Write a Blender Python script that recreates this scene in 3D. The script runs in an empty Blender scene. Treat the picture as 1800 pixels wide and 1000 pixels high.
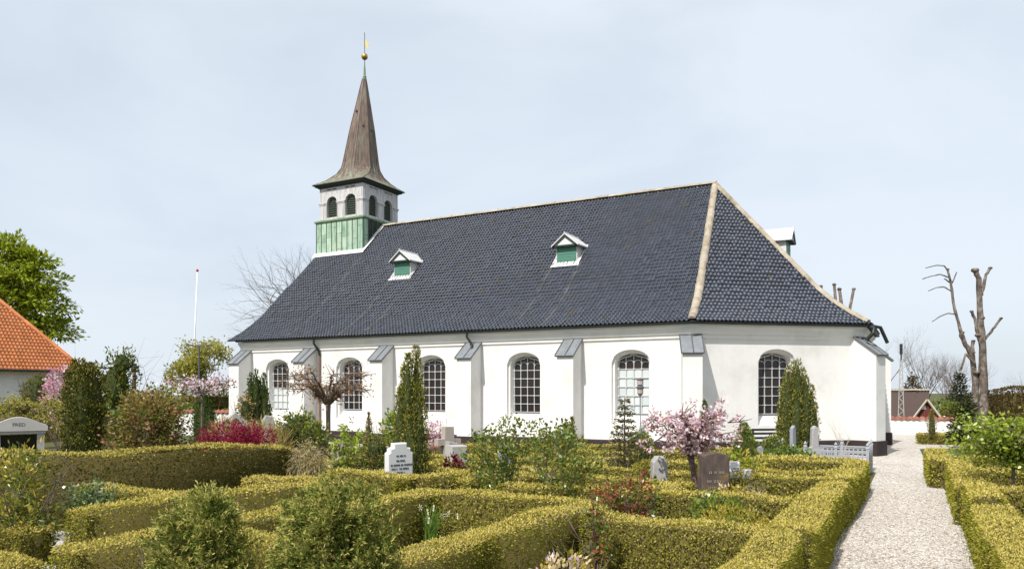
import bpy, math, random
import numpy as np
from mathutils import Vector, Matrix
rng = np.random.default_rng(7)
random.seed(7)
S = bpy.context.scene
C = S.collection
R = math.radians

# ------------------------------------------------------------------ camera, sky, sun, exposure
CAM_H = 2.147
cam_d = bpy.data.cameras.new('camera')
cam = bpy.data.objects.new('camera', cam_d); C.objects.link(cam)
cam.location = (0, 0, CAM_H)
cam.rotation_euler = (R(90), 0, R(28.35))
cam_d.sensor_width = 36.0
cam_d.lens = 26.56
cam_d.shift_y = 0.1036
cam_d.clip_end = 3000
S.camera = cam

SUN_EL, SUN_AZ = 50.0, 7.0            # elevation, degrees west of due south
w = bpy.data.worlds.new('World'); S.world = w; w.use_nodes = True
nt = w.node_tree; N = nt.nodes; N.clear()
out = N.new('ShaderNodeOutputWorld'); bg = N.new('ShaderNodeBackground'); bg.inputs[1].default_value = 0.1
sky = N.new('ShaderNodeTexSky'); sky.sky_type = 'NISHITA'; sky.sun_disc = False
sky.sun_elevation = R(SUN_EL); sky.sun_rotation = R(180 + SUN_AZ); sky.dust_density = 2.0; sky.air_density = 1.0; sky.ozone_density = 1.2
tc = N.new('ShaderNodeTexCoord'); mp = N.new('ShaderNodeMapping'); mp.inputs['Scale'].default_value = (1.0, 1.0, 2.6)
n1 = N.new('ShaderNodeTexNoise'); n1.inputs['Scale'].default_value = 1.5; n1.inputs['Detail'].default_value = 6; n1.inputs['Roughness'].default_value = 0.52; n1.inputs['Distortion'].default_value = 0.5
cr = N.new('ShaderNodeValToRGB'); cr.color_ramp.elements[0].position = 0.36; cr.color_ramp.elements[0].color = (0.66, 0.66, 0.66, 1)
cr.color_ramp.elements[1].position = 0.64; cr.color_ramp.elements[1].color = (0.90, 0.90, 0.90, 1)
mx = N.new('ShaderNodeMixRGB'); mx.inputs[2].default_value = (6.9, 7.55, 8.3, 1)
L = nt.links.new
L(tc.outputs['Generated'], mp.inputs[0]); L(mp.outputs[0], n1.inputs['Vector']); L(n1.outputs['Fac'], cr.inputs[0])
L(cr.outputs[0], mx.inputs[0]); L(sky.outputs[0], mx.inputs[1]); L(mx.outputs[0], bg.inputs[0]); L(bg.outputs[0], out.inputs[0])

sun_d = bpy.data.lights.new('sun', 'SUN'); sun_d.energy = 4.2; sun_d.angle = R(0.6); sun_d.color = (1.0, 0.955, 0.88)
sun = bpy.data.objects.new('sun', sun_d); C.objects.link(sun)
sv = Vector((-math.sin(R(SUN_AZ)) * math.cos(R(SUN_EL)), -math.cos(R(SUN_AZ)) * math.cos(R(SUN_EL)), math.sin(R(SUN_EL))))
sun.rotation_euler = sv.to_track_quat('Z', 'Y').to_euler(); sun.location = sv * 60

S.render.engine = 'CYCLES'
S.view_settings.view_transform = 'Standard'; S.view_settings.look = 'None'
S.view_settings.gamma = 1.0; S.view_settings.use_curve_mapping = False
S.view_settings.exposure = 0.30

# ------------------------------------------------------------------ materials
def newmat(name):
    m = bpy.data.materials.new(name); m.use_nodes = True
    nt = m.node_tree; nt.nodes.clear()
    o = nt.nodes.new('ShaderNodeOutputMaterial')
    return m, nt, o
def ramp(nt, cols, pos=None, interp='LINEAR'):
    r = nt.nodes.new('ShaderNodeValToRGB'); e = r.color_ramp.elements; r.color_ramp.interpolation = interp
    n = len(cols); pos = pos or [i / max(1, n - 1) for i in range(n)]
    while len(e) < n: e.new(0.5)
    for i in range(n):
        e[i].position = pos[i]; e[i].color = (*cols[i], 1)
    return r
def noise(nt, scale, detail=4, rough=0.55, coord='Object', scl=None, dist=0.0):
    t = nt.nodes.new('ShaderNodeTexCoord'); n = nt.nodes.new('ShaderNodeTexNoise')
    n.inputs['Scale'].default_value = scale; n.inputs['Detail'].default_value = detail; n.inputs['Roughness'].default_value = rough
    n.inputs['Distortion'].default_value = dist
    if scl:
        m = nt.nodes.new('ShaderNodeMapping'); m.inputs['Scale'].default_value = scl
        nt.links.new(t.outputs[coord], m.inputs[0]); nt.links.new(m.outputs[0], n.inputs['Vector'])
    else: nt.links.new(t.outputs[coord], n.inputs['Vector'])
    return n
def bumpify(nt, bsdf, src, strength, dist):
    b = nt.nodes.new('ShaderNodeBump'); b.inputs['Strength'].default_value = strength; b.inputs['Distance'].default_value = dist
    nt.links.new(src, b.inputs['Height']); nt.links.new(b.outputs[0], bsdf.inputs['Normal'])
def surf(name, cols, scale=4, rough=0.8, bump=0.2, bd=0.01, pos=None, scl=None, detail=6, spec=0.3, metal=0.0, objrand=0.0, dist=0.0, bscale=None):
    """general procedural surface: noise -> colour ramp, bump, optional per-object tint"""
    m, nt, o = newmat(name)
    b = nt.nodes.new('ShaderNodeBsdfPrincipled'); b.inputs['Roughness'].default_value = rough
    b.inputs['Specular IOR Level'].default_value = spec; b.inputs['Metallic'].default_value = metal
    n = noise(nt, scale, detail, 0.6, scl=scl, dist=dist); r = ramp(nt, cols, pos)
    nt.links.new(n.outputs['Fac'], r.inputs[0]); colour = r.outputs[0]
    if objrand > 0:
        oi = nt.nodes.new('ShaderNodeObjectInfo'); ge = nt.nodes.new('ShaderNodeNewGeometry')
        hs = nt.nodes.new('ShaderNodeHueSaturation'); mr = nt.nodes.new('ShaderNodeMapRange')
        ad = nt.nodes.new('ShaderNodeMath'); ad.operation = 'ADD'; fr = nt.nodes.new('ShaderNodeMath'); fr.operation = 'FRACT'
        nt.links.new(oi.outputs['Random'], ad.inputs[0]); nt.links.new(ge.outputs['Random Per Island'], ad.inputs[1]); nt.links.new(ad.outputs[0], fr.inputs[0])
        nt.links.new(fr.outputs[0], mr.inputs[0]); mr.inputs[3].default_value = 1 - objrand; mr.inputs[4].default_value = 1 + objrand
        nt.links.new(mr.outputs[0], hs.inputs['Value']); nt.links.new(colour, hs.inputs['Color']); colour = hs.outputs[0]
    nt.links.new(colour, b.inputs['Base Color'])
    if bump > 0:
        src = n.outputs['Fac']
        if bscale: src = noise(nt, bscale, 5, 0.6).outputs['Fac']
        bumpify(nt, b, src, bump, bd)
    nt.links.new(b.outputs[0], o.inputs[0])
    return m
def leafmat(name, cols, pos=None, transl=0.35, patch=0.35, pscale=2.5, spec=0.0):
    m, nt, o = newmat(name)
    ge = nt.nodes.new('ShaderNodeNewGeometry'); r = ramp(nt, cols, pos)
    n = noise(nt, pscale, 3); ma = nt.nodes.new('ShaderNodeMath'); ma.operation = 'MULTIPLY_ADD'
    nt.links.new(n.outputs['Fac'], ma.inputs[0]); ma.inputs[1].default_value = patch * 2; ma.inputs[2].default_value = -patch
    ad = nt.nodes.new('ShaderNodeMath'); ad.operation = 'ADD'; ad.use_clamp = True
    nt.links.new(ge.outputs['Random Per Island'], ad.inputs[0]); nt.links.new(ma.outputs[0], ad.inputs[1])
    nt.links.new(ad.outputs[0], r.inputs[0])
    d = nt.nodes.new('ShaderNodeBsdfDiffuse'); t = nt.nodes.new('ShaderNodeBsdfTranslucent'); mxs = nt.nodes.new('ShaderNodeMixShader')
    mxs.inputs[0].default_value = transl
    nt.links.new(r.outputs[0], d.inputs[0]); nt.links.new(r.outputs[0], t.inputs[0])
    nt.links.new(d.outputs[0], mxs.inputs[1]); nt.links.new(t.outputs[0], mxs.inputs[2])
    res = mxs.outputs[0]
    if spec > 0:
        g = nt.nodes.new('ShaderNodeBsdfGlossy'); g.inputs['Roughness'].default_value = 0.35; g.inputs[0].default_value = (0.8, 0.85, 0.8, 1)
        m2 = nt.nodes.new('ShaderNodeMixShader'); m2.inputs[0].default_value = spec
        nt.links.new(res, m2.inputs[1]); nt.links.new(g.outputs[0], m2.inputs[2]); res = m2.outputs[0]
    nt.links.new(res, o.inputs[0])
    return m

M = {}
M['plaster'] = surf('white_limewash', [(0.60, 0.585, 0.56), (0.72, 0.71, 0.69), (0.765, 0.755, 0.74)], 1.1, 0.9, 0.35, 0.015, [0.25, 0.48, 0.75], bscale=9)
def plaster_mat():
    m, nt, o = newmat('white_limewash'); b = nt.nodes.new('ShaderNodeBsdfPrincipled'); b.inputs['Roughness'].default_value = 0.9; b.inputs['Specular IOR Level'].default_value = 0.2
    n = noise(nt, 0.9, 6, 0.6); r = ramp(nt, [(0.62, 0.605, 0.58), (0.72, 0.71, 0.69), (0.755, 0.745, 0.73)], [0.28, 0.48, 0.75]); nt.links.new(n.outputs['Fac'], r.inputs[0])
    n2 = noise(nt, 1.6, 6, 0.65, scl=(3.5, 3.5, 0.22)); r2 = ramp(nt, [(1, 1, 1), (0.90, 0.885, 0.86)], [0.55, 0.85]); nt.links.new(n2.outputs['Fac'], r2.inputs[0])
    n3 = noise(nt, 5, 6, 0.7); r3 = ramp(nt, [(1, 1, 1), (0.93, 0.92, 0.90)], [0.62, 0.72]); nt.links.new(n3.outputs['Fac'], r3.inputs[0])
    m1 = nt.nodes.new('ShaderNodeMixRGB'); m1.blend_type = 'MULTIPLY'; m1.inputs[0].default_value = 1; nt.links.new(r.outputs[0], m1.inputs[1]); nt.links.new(r2.outputs[0], m1.inputs[2])
    m2 = nt.nodes.new('ShaderNodeMixRGB'); m2.blend_type = 'MULTIPLY'; m2.inputs[0].default_value = 1; nt.links.new(m1.outputs[0], m2.inputs[1]); nt.links.new(r3.outputs[0], m2.inputs[2])
    nt.links.new(m2.outputs[0], b.inputs['Base Color']); bumpify(nt, b, noise(nt, 6, 6, 0.6).outputs['Fac'], 0.45, 0.02); nt.links.new(b.outputs[0], o.inputs[0]); return m
M['plaster'] = plaster_mat()
M['plinth'] = surf('black_tar', [(0.018, 0.012, 0.012), (0.05, 0.035, 0.035)], 5, 0.8, 0.3)
M['lead'] = surf('lead_sheet', [(0.10, 0.115, 0.13), (0.19, 0.205, 0.22), (0.27, 0.28, 0.29)], 5, 0.6, 0.15, scl=(1, 1, 0.4), spec=0.4)
M['lead_pale'] = surf('pale_lead_sheet', [(0.50, 0.50, 0.49), (0.64, 0.63, 0.62), (0.72, 0.71, 0.70)], 6, 0.55, 0.2, spec=0.4)
M['lead_white'] = surf('whitened_lead', [(0.20, 0.20, 0.215), (0.44, 0.425, 0.43), (0.60, 0.585, 0.585), (0.68, 0.665, 0.655)], 3.5, 0.6, 0.3, scl=(4, 4, 0.45), spec=0.35)
M['tile'] = surf('black_glazed_pantile', [(0.014, 0.020, 0.036), (0.024, 0.032, 0.052), (0.036, 0.044, 0.063)], 1.1, 0.46, 0.0, spec=0.5, objrand=0.30)
M['tile_moss'] = surf('weathered_pantile', [(0.05, 0.048, 0.036), (0.10, 0.085, 0.05)], 3, 0.7, 0.1, objrand=0.3)
M['tile_pale'] = surf('run_off_stained_pantile', [(0.05, 0.055, 0.065), (0.11, 0.115, 0.125)], 5, 0.6, 0.0, objrand=0.3)
M['tile_bed'] = surf('roof_underlay', [(0.012, 0.013, 0.017), (0.02, 0.02, 0.025)], 3, 0.9, 0)
M['mortar'] = surf('ridge_mortar', [(0.21, 0.165, 0.10), (0.36, 0.31, 0.24), (0.43, 0.385, 0.32)], 3.0, 0.9, 0.5, 0.02, [0.3, 0.5, 0.7], objrand=0.10)
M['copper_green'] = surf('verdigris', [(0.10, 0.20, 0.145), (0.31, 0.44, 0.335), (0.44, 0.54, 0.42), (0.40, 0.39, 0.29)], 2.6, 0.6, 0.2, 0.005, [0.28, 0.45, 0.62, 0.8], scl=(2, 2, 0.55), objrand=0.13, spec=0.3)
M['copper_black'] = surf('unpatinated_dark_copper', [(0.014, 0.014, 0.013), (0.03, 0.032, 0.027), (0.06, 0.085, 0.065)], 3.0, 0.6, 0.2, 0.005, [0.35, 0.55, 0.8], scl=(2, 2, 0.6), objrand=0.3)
M['ledge_copper'] = surf('stained_copper_ledge', [(0.05, 0.09, 0.06), (0.16, 0.24, 0.15), (0.34, 0.33, 0.20)], 5, 0.7, 0.2)
M['copper_dark'] = surf('verdigris_seam', [(0.035, 0.09, 0.065), (0.10, 0.18, 0.12)], 4, 0.7, 0.1)
def spire_mat():
    m, nt, o = newmat('weathered_copper_spire'); b = nt.nodes.new('ShaderNodeBsdfPrincipled'); b.inputs['Roughness'].default_value = 0.55
    b.inputs['Specular IOR Level'].default_value = 0.35
    n = noise(nt, 3.0, 6, 0.6, scl=(3, 3, 0.35)); r = ramp(nt, [(0.07, 0.052, 0.043), (0.145, 0.102, 0.080), (0.21, 0.155, 0.125)], [0.3, 0.5, 0.72])
    n2 = noise(nt, 2.2, 5, 0.6, scl=(2, 2, 0.3)); r2 = ramp(nt, [(0.20, 0.24, 0.15), (0.30, 0.38, 0.27)])
    nt.links.new(n.outputs['Fac'], r.inputs[0]); nt.links.new(n2.outputs['Fac'], r2.inputs[0])
    t = nt.nodes.new('ShaderNodeTexCoord'); sx = nt.nodes.new('ShaderNodeSeparateXYZ'); nt.links.new(t.outputs['Object'], sx.inputs[0])
    mr = nt.nodes.new('ShaderNodeMapRange'); mr.inputs[1].default_value = 13.6; mr.inputs[2].default_value = 12.4; mr.clamp = True
    nt.links.new(sx.outputs['Z'], mr.inputs[0])
    mu = nt.nodes.new('ShaderNodeMath'); mu.operation = 'MULTIPLY_ADD'; nt.links.new(n2.outputs['Fac'], mu.inputs[0]); mu.inputs[1].default_value = 2.2; mu.inputs[2].default_value = -1.15
    ad = nt.nodes.new('ShaderNodeMath'); ad.operation = 'ADD'; ad.use_clamp = True
    ml = nt.nodes.new('ShaderNodeMath'); ml.operation = 'MULTIPLY'; ml.inputs[1].default_value = 0.42
    nt.links.new(mr.outputs[0], ml.inputs[0]); nt.links.new(ml.outputs[0], ad.inputs[0]); nt.links.new(mu.outputs[0], ad.inputs[1])
    mx = nt.nodes.new('ShaderNodeMixRGB'); nt.links.new(ad.outputs[0], mx.inputs[0]); nt.links.new(r.outputs[0], mx.inputs[1]); nt.links.new(r2.outputs[0], mx.inputs[2])
    nt.links.new(mx.outputs[0], b.inputs['Base Color']); bumpify(nt, b, n.outputs['Fac'], 0.2, 0.01); nt.links.new(b.outputs[0], o.inputs[0])
    return m
M['spire'] = spire_mat()
M['trim_dark'] = surf('dark_green_trim', [(0.02, 0.032, 0.028), (0.045, 0.06, 0.05)], 5, 0.6, 0.1)
M['shutter'] = surf('green_shutter', [(0.06, 0.17, 0.125), (0.10, 0.25, 0.185)], 5, 0.55, 0.15, scl=(1, 1, 4))
M['louvre'] = surf('dark_louvre', [(0.045, 0.06, 0.045), (0.07, 0.085, 0.06)], 5, 0.7, 0.1)
M['gold'] = surf('gilding', [(0.40, 0.25, 0.06), (0.58, 0.38, 0.11)], 6, 0.42, 0.05, metal=1.0)
M['iron'] = surf('grey_iron', [(0.06, 0.065, 0.07), (0.13, 0.13, 0.14)], 6, 0.6, 0.1)
M['pipe'] = surf('dark_zinc_pipe', [(0.014, 0.018, 0.017), (0.03, 0.035, 0.033)], 5, 0.5, 0.0)
M['pipe_brown'] = surf('brown_iron_pipe', [(0.16, 0.10, 0.075), (0.24, 0.16, 0.12)], 5, 0.6, 0.0)
M['bars'] = surf('grey_glazing_bars', [(0.42, 0.42, 0.42), (0.55, 0.55, 0.54)], 5, 0.6, 0.0)
def glass(name, col, rough):
    m, nt, o = newmat(name); b = nt.nodes.new('ShaderNodeBsdfPrincipled')
    oi = nt.nodes.new('ShaderNodeObjectInfo'); r = ramp(nt, col); nt.links.new(oi.outputs['Random'], r.inputs[0])
    nt.links.new(r.outputs[0], b.inputs['Base Color']); b.inputs['Roughness'].default_value = rough; b.inputs['Specular IOR Level'].default_value = 0.5
    n = noise(nt, 6, 2); bumpify(nt, b, n.outputs['Fac'], 0.08, 0.02)
    nt.links.new(b.outputs[0], o.inputs[0]); return m
M['glass'] = glass('dark_leaded_glass', [(0.012, 0.012, 0.013), (0.03, 0.018, 0.017)], 0.22)
M['glass_pale'] = glass('painted_bright_glass', [(0.50, 0.56, 0.57), (0.62, 0.65, 0.65)], 0.2)  # daylight showing in these panes is painted in as a pale base colour
M['orange_tile'] = surf('orange_clay_pantile', [(0.55, 0.17, 0.06), (0.66, 0.24, 0.095), (0.72, 0.31, 0.14)], 0.9, 0.75, 0.1, objrand=0.16)
M['red_tile'] = surf('red_coping_tile', [(0.20, 0.075, 0.05), (0.32, 0.13, 0.085)], 4, 0.8, 0.2, objrand=0.25)
M['white_paint'] = surf('white_paint', [(0.72, 0.72, 0.71), (0.8, 0.8, 0.79)], 5, 0.5, 0.05)
M['red_paint'] = surf('red_paint', [(0.45, 0.03, 0.04), (0.5, 0.05, 0.05)], 5, 0.5, 0.0)
M['dark_frame'] = surf('dark_frame', [(0.015, 0.018, 0.02), (0.03, 0.033, 0.035)], 5, 0.5, 0.0)
M['fence'] = surf('pale_grey_iron', [(0.24, 0.25, 0.28), (0.42, 0.43, 0.46)], 12, 0.6, 0.1)
M['granite'] = surf('grey_granite', [(0.22, 0.22, 0.22), (0.36, 0.355, 0.35), (0.47, 0.46, 0.45)], 18, 0.75, 0.3, 0.004, detail=8)
M['marble'] = surf('white_marble', [(0.60, 0.60, 0.61), (0.73, 0.73, 0.73)], 4, 0.6, 0.1, 0.003)
M['sandstone'] = surf('pinkish_sandstone', [(0.32, 0.27, 0.24), (0.46, 0.40, 0.36)], 9, 0.85, 0.3, 0.005)
M['pale_stone'] = surf('pale_limestone', [(0.34, 0.325, 0.305), (0.52, 0.50, 0.475)], 7, 0.8, 0.3, 0.005)
M['slate'] = surf('blue_grey_slate', [(0.20, 0.22, 0.25), (0.33, 0.35, 0.38)], 6, 0.7, 0.2)
M['black_stone'] = surf('polished_black_granite', [(0.008, 0.009, 0.010), (0.016, 0.017, 0.019)], 14, 0.12, 0.0, spec=0.5)
M['lichen_stone'] = surf('lichened_dark_stone', [(0.055, 0.040, 0.038), (0.095, 0.070, 0.062), (0.15, 0.105, 0.05), (0.30, 0.19, 0.05)], 6, 0.85, 0.5, 0.01, [0.3, 0.52, 0.63, 0.74], scl=(1, 1, 0.55))
M['letter'] = surf('dark_lettering', [(0.01, 0.01, 0.012), (0.03, 0.03, 0.03)], 5, 0.6, 0.0)
M['letter_pale'] = surf('worn_pale_lettering', [(0.25, 0.21, 0.15), (0.33, 0.29, 0.22)], 5, 0.8, 0.0)
M['bark'] = surf('grey_brown_bark', [(0.08, 0.06, 0.045), (0.15, 0.115, 0.09), (0.22, 0.18, 0.145)], 5, 0.9, 0.6, 0.03, scl=(1, 1, 0.3))
M['bark_pollard'] = surf('pollard_bark', [(0.05, 0.038, 0.03), (0.15, 0.12, 0.10), (0.30, 0.255, 0.22)], 4.5, 0.9, 1.0, 0.08, [.32, .5, .68], scl=(1.2, 1.2, 0.8))
M['cut_wood'] = surf('fresh_cut_wood', [(0.30, 0.19, 0.10), (0.42, 0.30, 0.17)], 6, 0.9, 0.2)
M['bark_red'] = surf('cherry_bark', [(0.09, 0.05, 0.045), (0.20, 0.13, 0.115)], 6, 0.8, 0.4, 0.02, scl=(0.4, 0.4, 2.0))
M['twig'] = surf('winter_twigs', [(0.08, 0.055, 0.05), (0.16, 0.12, 0.105)], 4, 0.9, 0.0)
M['twig_far'] = surf('hazy_far_twigs', [(0.10, 0.075, 0.06), (0.18, 0.14, 0.11)], 1, 0.9, 0.0)
M['twig_pale'] = surf('pale_twigs', [(0.42, 0.37, 0.28), (0.56, 0.50, 0.40)], 4, 0.9, 0.0)
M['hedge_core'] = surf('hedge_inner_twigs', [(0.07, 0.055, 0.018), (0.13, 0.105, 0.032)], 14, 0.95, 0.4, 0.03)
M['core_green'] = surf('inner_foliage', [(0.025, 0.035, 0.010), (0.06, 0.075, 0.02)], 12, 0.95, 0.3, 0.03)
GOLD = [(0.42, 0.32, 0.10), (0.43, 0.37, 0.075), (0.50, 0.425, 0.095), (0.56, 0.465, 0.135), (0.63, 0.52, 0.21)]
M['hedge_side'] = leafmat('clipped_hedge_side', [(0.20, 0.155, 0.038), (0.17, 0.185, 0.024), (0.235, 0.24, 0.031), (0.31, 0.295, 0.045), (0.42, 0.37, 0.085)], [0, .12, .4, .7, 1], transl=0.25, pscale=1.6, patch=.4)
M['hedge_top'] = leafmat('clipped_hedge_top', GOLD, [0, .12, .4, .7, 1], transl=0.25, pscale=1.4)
M['hedge_dark'] = leafmat('dark_tall_hedge', [(0.075, 0.075, 0.015), (0.145, 0.14, 0.026), (0.22, 0.195, 0.038), (0.31, 0.25, 0.065)], transl=0.25)
M['hedge_brown'] = leafmat('brown_beech_hedge', [(0.07, 0.045, 0.02), (0.13, 0.085, 0.04), (0.10, 0.09, 0.03)], transl=0.25)
M['yew'] = leafmat('yew_needles', [(0.045, 0.075, 0.017), (0.12, 0.165, 0.033), (0.25, 0.28, 0.06), (0.44, 0.40, 0.12)], transl=0.25, pscale=4)
M['yew_tip'] = leafmat('yew_new_tips', [(0.28, 0.30, 0.06), (0.45, 0.42, 0.11), (0.64, 0.52, 0.21)], transl=0.3, pscale=4)
M['irish'] = leafmat('irish_yew_needles', [(0.030, 0.060, 0.016), (0.070, 0.115, 0.026), (0.13, 0.17, 0.04)], transl=0.2, pscale=3)
M['irish_olive'] = leafmat('olive_yew_needles', [(0.055, 0.070, 0.014), (0.14, 0.155, 0.028), (0.24, 0.24, 0.045), (0.36, 0.31, 0.075)], transl=0.2, pscale=3)
M['thuja'] = leafmat('thuja_sprays', [(0.04, 0.05, 0.010), (0.10, 0.105, 0.018), (0.20, 0.175, 0.03)], transl=0.2, pscale=3)
M['green'] = leafmat('mid_green_leaves', [(0.06, 0.11, 0.018), (0.15, 0.21, 0.032), (0.27, 0.31, 0.055)], transl=0.4, spec=0.05)
M['fresh'] = leafmat('fresh_green_leaves', [(0.09, 0.16, 0.018), (0.20, 0.29, 0.03), (0.36, 0.42, 0.07)], transl=0.45, spec=0.04)
M['lime'] = leafmat('lime_new_leaves', [(0.19, 0.28, 0.02), (0.34, 0.42, 0.04), (0.48, 0.52, 0.08)], transl=0.45, spec=0.04)
M['spring'] = leafmat('beech_spring_leaves', [(0.13, 0.18, 0.014), (0.27, 0.33, 0.025), (0.42, 0.46, 0.06)], transl=0.45, pscale=0.5)
M['yellowgreen'] = leafmat('yellow_green_leaves', [(0.22, 0.22, 0.03), (0.38, 0.36, 0.07), (0.5, 0.47, 0.14)], transl=0.45, pscale=0.8)
M['olive_leaf'] = leafmat('olive_brown_leaves', [(0.10, 0.085, 0.02), (0.22, 0.175, 0.045), (0.34, 0.26, 0.08), (0.44, 0.33, 0.17)], transl=0.35)
M['rust'] = leafmat('rust_young_leaves', [(0.28, 0.14, 0.06), (0.46, 0.25, 0.13), (0.60, 0.38, 0.25)], transl=0.4)
M['maroon'] = leafmat('maroon_maple_leaves', [(0.11, 0.006, 0.024), (0.25, 0.016, 0.055), (0.42, 0.05, 0.10)], transl=0.45)
M['pink'] = leafmat('pink_blossom', [(0.58, 0.32, 0.40), (0.72, 0.50, 0.56), (0.80, 0.66, 0.69), (0.84, 0.77, 0.78)], transl=0.35, pscale=5)
M['pink_deep'] = leafmat('deep_pink_blossom', [(0.50, 0.18, 0.28), (0.65, 0.33, 0.42), (0.72, 0.5, 0.55)], transl=0.35)
M['straw'] = leafmat('straw_grass', [(0.30, 0.22, 0.08), (0.46, 0.37, 0.14), (0.60, 0.52, 0.25)], transl=0.35)
M['beige'] = leafmat('beige_catkin_twigs', [(0.26, 0.20, 0.09), (0.42, 0.34, 0.18), (0.55, 0.46, 0.28)], transl=0.35)
M['spruce'] = leafmat('grey_spruce_needles', [(0.08, 0.08, 0.04), (0.17, 0.155, 0.075), (0.28, 0.24, 0.13)], transl=0.2)
M['darkcon'] = leafmat('dark_conifer_needles', [(0.014, 0.022, 0.010), (0.035, 0.045, 0.018), (0.07, 0.075, 0.03)], transl=0.2)
M['redleaf'] = leafmat('red_tipped_leaves', [(0.20, 0.03, 0.03), (0.34, 0.08, 0.06), (0.42, 0.20, 0.12)], transl=0.4)
M['roseleaf'] = leafmat('rose_leaves', [(0.07, 0.11, 0.02), (0.20, 0.21, 0.04), (0.36, 0.32, 0.09)], transl=0.4)
M['blueleaf'] = leafmat('blue_green_leaves', [(0.05, 0.10, 0.03), (0.13, 0.21, 0.07), (0.28, 0.35, 0.17)], transl=0.35, spec=0.06)
M['heather'] = leafmat('golden_heather', [(0.22, 0.19, 0.02), (0.44, 0.36, 0.05), (0.58, 0.42, 0.12)], transl=0.35)
M['cream'] = leafmat('cream_buds', [(0.52, 0.42, 0.14), (0.66, 0.57, 0.28), (0.72, 0.50, 0.42)], transl=0.35)
M['daffleaf'] = leafmat('daffodil_leaves', [(0.10, 0.19, 0.03), (0.22, 0.32, 0.07)], transl=0.4)
M['daffflower'] = leafmat('cream_daffodil', [(0.72, 0.68, 0.42), (0.8, 0.78, 0.62)], transl=0.3)
M['soil'] = surf('soil', [(0.035, 0.025, 0.016), (0.08, 0.058, 0.036)], 6, 0.95, 0.4)

def gravel_mat(name, cols, scale, bump):
    m, nt, o = newmat(name); b = nt.nodes.new('ShaderNodeBsdfPrincipled'); b.inputs['Roughness'].default_value = 0.9
    t = nt.nodes.new('ShaderNodeTexCoord'); v = nt.nodes.new('ShaderNodeTexVoronoi'); v.inputs['Scale'].default_value = scale
    nt.links.new(t.outputs['Object'], v.inputs['Vector'])
    sx = nt.nodes.new('ShaderNodeSeparateColor'); nt.links.new(v.outputs['Color'], sx.inputs[0])
    n = noise(nt, 0.8, 5); ma = nt.nodes.new('ShaderNodeMath'); ma.operation = 'MULTIPLY_ADD'; ma.inputs[1].default_value = 0.35; ma.inputs[2].default_value = -0.17
    nt.links.new(n.outputs['Fac'], ma.inputs[0]); ad = nt.nodes.new('ShaderNodeMath'); ad.use_clamp = True
    nt.links.new(sx.outputs[0], ad.inputs[0]); nt.links.new(ma.outputs[0], ad.inputs[1])
    r = ramp(nt, cols); nt.links.new(ad.outputs[0], r.inputs[0])
    mx = nt.nodes.new('ShaderNodeMixRGB'); mx.blend_type = 'MULTIPLY'; mx.inputs[0].default_value = 0.6
    r2 = ramp(nt, [(1, 1, 1), (0.35, 0.32, 0.3)], [0.35, 0.75]); nt.links.new(v.outputs['Distance'], r2.inputs[0])
    nt.links.new(r.outputs[0], mx.inputs[1]); nt.links.new(r2.outputs[0], mx.inputs[2]); nt.links.new(mx.outputs[0], b.inputs['Base Color'])
    bumpify(nt, b, v.outputs['Distance'], bump, -0.02)
    nt.links.new(b.outputs[0], o.inputs[0]); return m
M['gravel'] = gravel_mat('pinkish_gravel', [(0.24, 0.20, 0.165), (0.54, 0.485, 0.42), (0.70, 0.645, 0.575), (0.82, 0.785, 0.73)], 36, 0.8)
M['gravel_white'] = gravel_mat('white_gravel', [(0.35, 0.33, 0.31), (0.58, 0.56, 0.54), (0.75, 0.74, 0.72)], 45, 0.7)
M['ground'] = surf('mossy_soil', [(0.045, 0.034, 0.02), (0.085, 0.075, 0.03), (0.07, 0.09, 0.022), (0.11, 0.125, 0.035)], 1.2, 0.95, 0.5, 0.03, [0.3, 0.45, 0.55, 0.75])

# ------------------------------------------------------------------ mesh helpers
WL = {}                                            # world position of every parent's origin
def nz(a):
    a = np.asarray(a, float); return a / np.maximum(np.linalg.norm(a, axis=-1, keepdims=True), 1e-9)
def mk(name, V, F, mats, parent=None, loc=None, mi=None, smooth=False):
    V = np.asarray(V, np.float64).reshape(-1, 3)
    base = WL[parent.name] if parent is not None else np.array(loc if loc is not None else (0, 0, 0), float)
    V = (V - base).astype(np.float32)
    me = bpy.data.meshes.new(name)
    if isinstance(F, np.ndarray):
        n, k = F.shape
        me.vertices.add(len(V)); me.vertices.foreach_set('co', V.ravel())
        me.loops.add(F.size); me.loops.foreach_set('vertex_index', F.astype(np.int32).ravel())
        me.polygons.add(n); me.polygons.foreach_set('loop_start', np.arange(0, F.size, k, dtype=np.int32))
        me.update(calc_edges=True)
    else:
        me.from_pydata(V.tolist(), [], F); me.update()
    for m in (mats if isinstance(mats, (list, tuple)) else [mats]): me.materials.append(M[m])
    if mi is not None: me.polygons.foreach_set('material_index', np.asarray(mi, np.int32))
    if smooth: me.polygons.foreach_set('use_smooth', np.ones(len(me.polygons), bool))
    o = bpy.data.objects.new(name, me); C.objects.link(o)
    if parent is not None: o.parent = parent
    else: o.location = base
    WL[o.name] = base
    return o
def tag(o, label, cat, group=None, kind=None):
    if label: o['label'] = label
    if cat: o['category'] = cat
    if group: o['group'] = group
    if kind: o['kind'] = kind
    return o
def thing(name, label, cat, loc, group=None):
    o = bpy.data.objects.new(name, None); C.objects.link(o); o.location = loc; o.empty_display_size = 0.2
    WL[o.name] = np.array(loc, float)
    return tag(o, label, cat, group)
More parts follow.
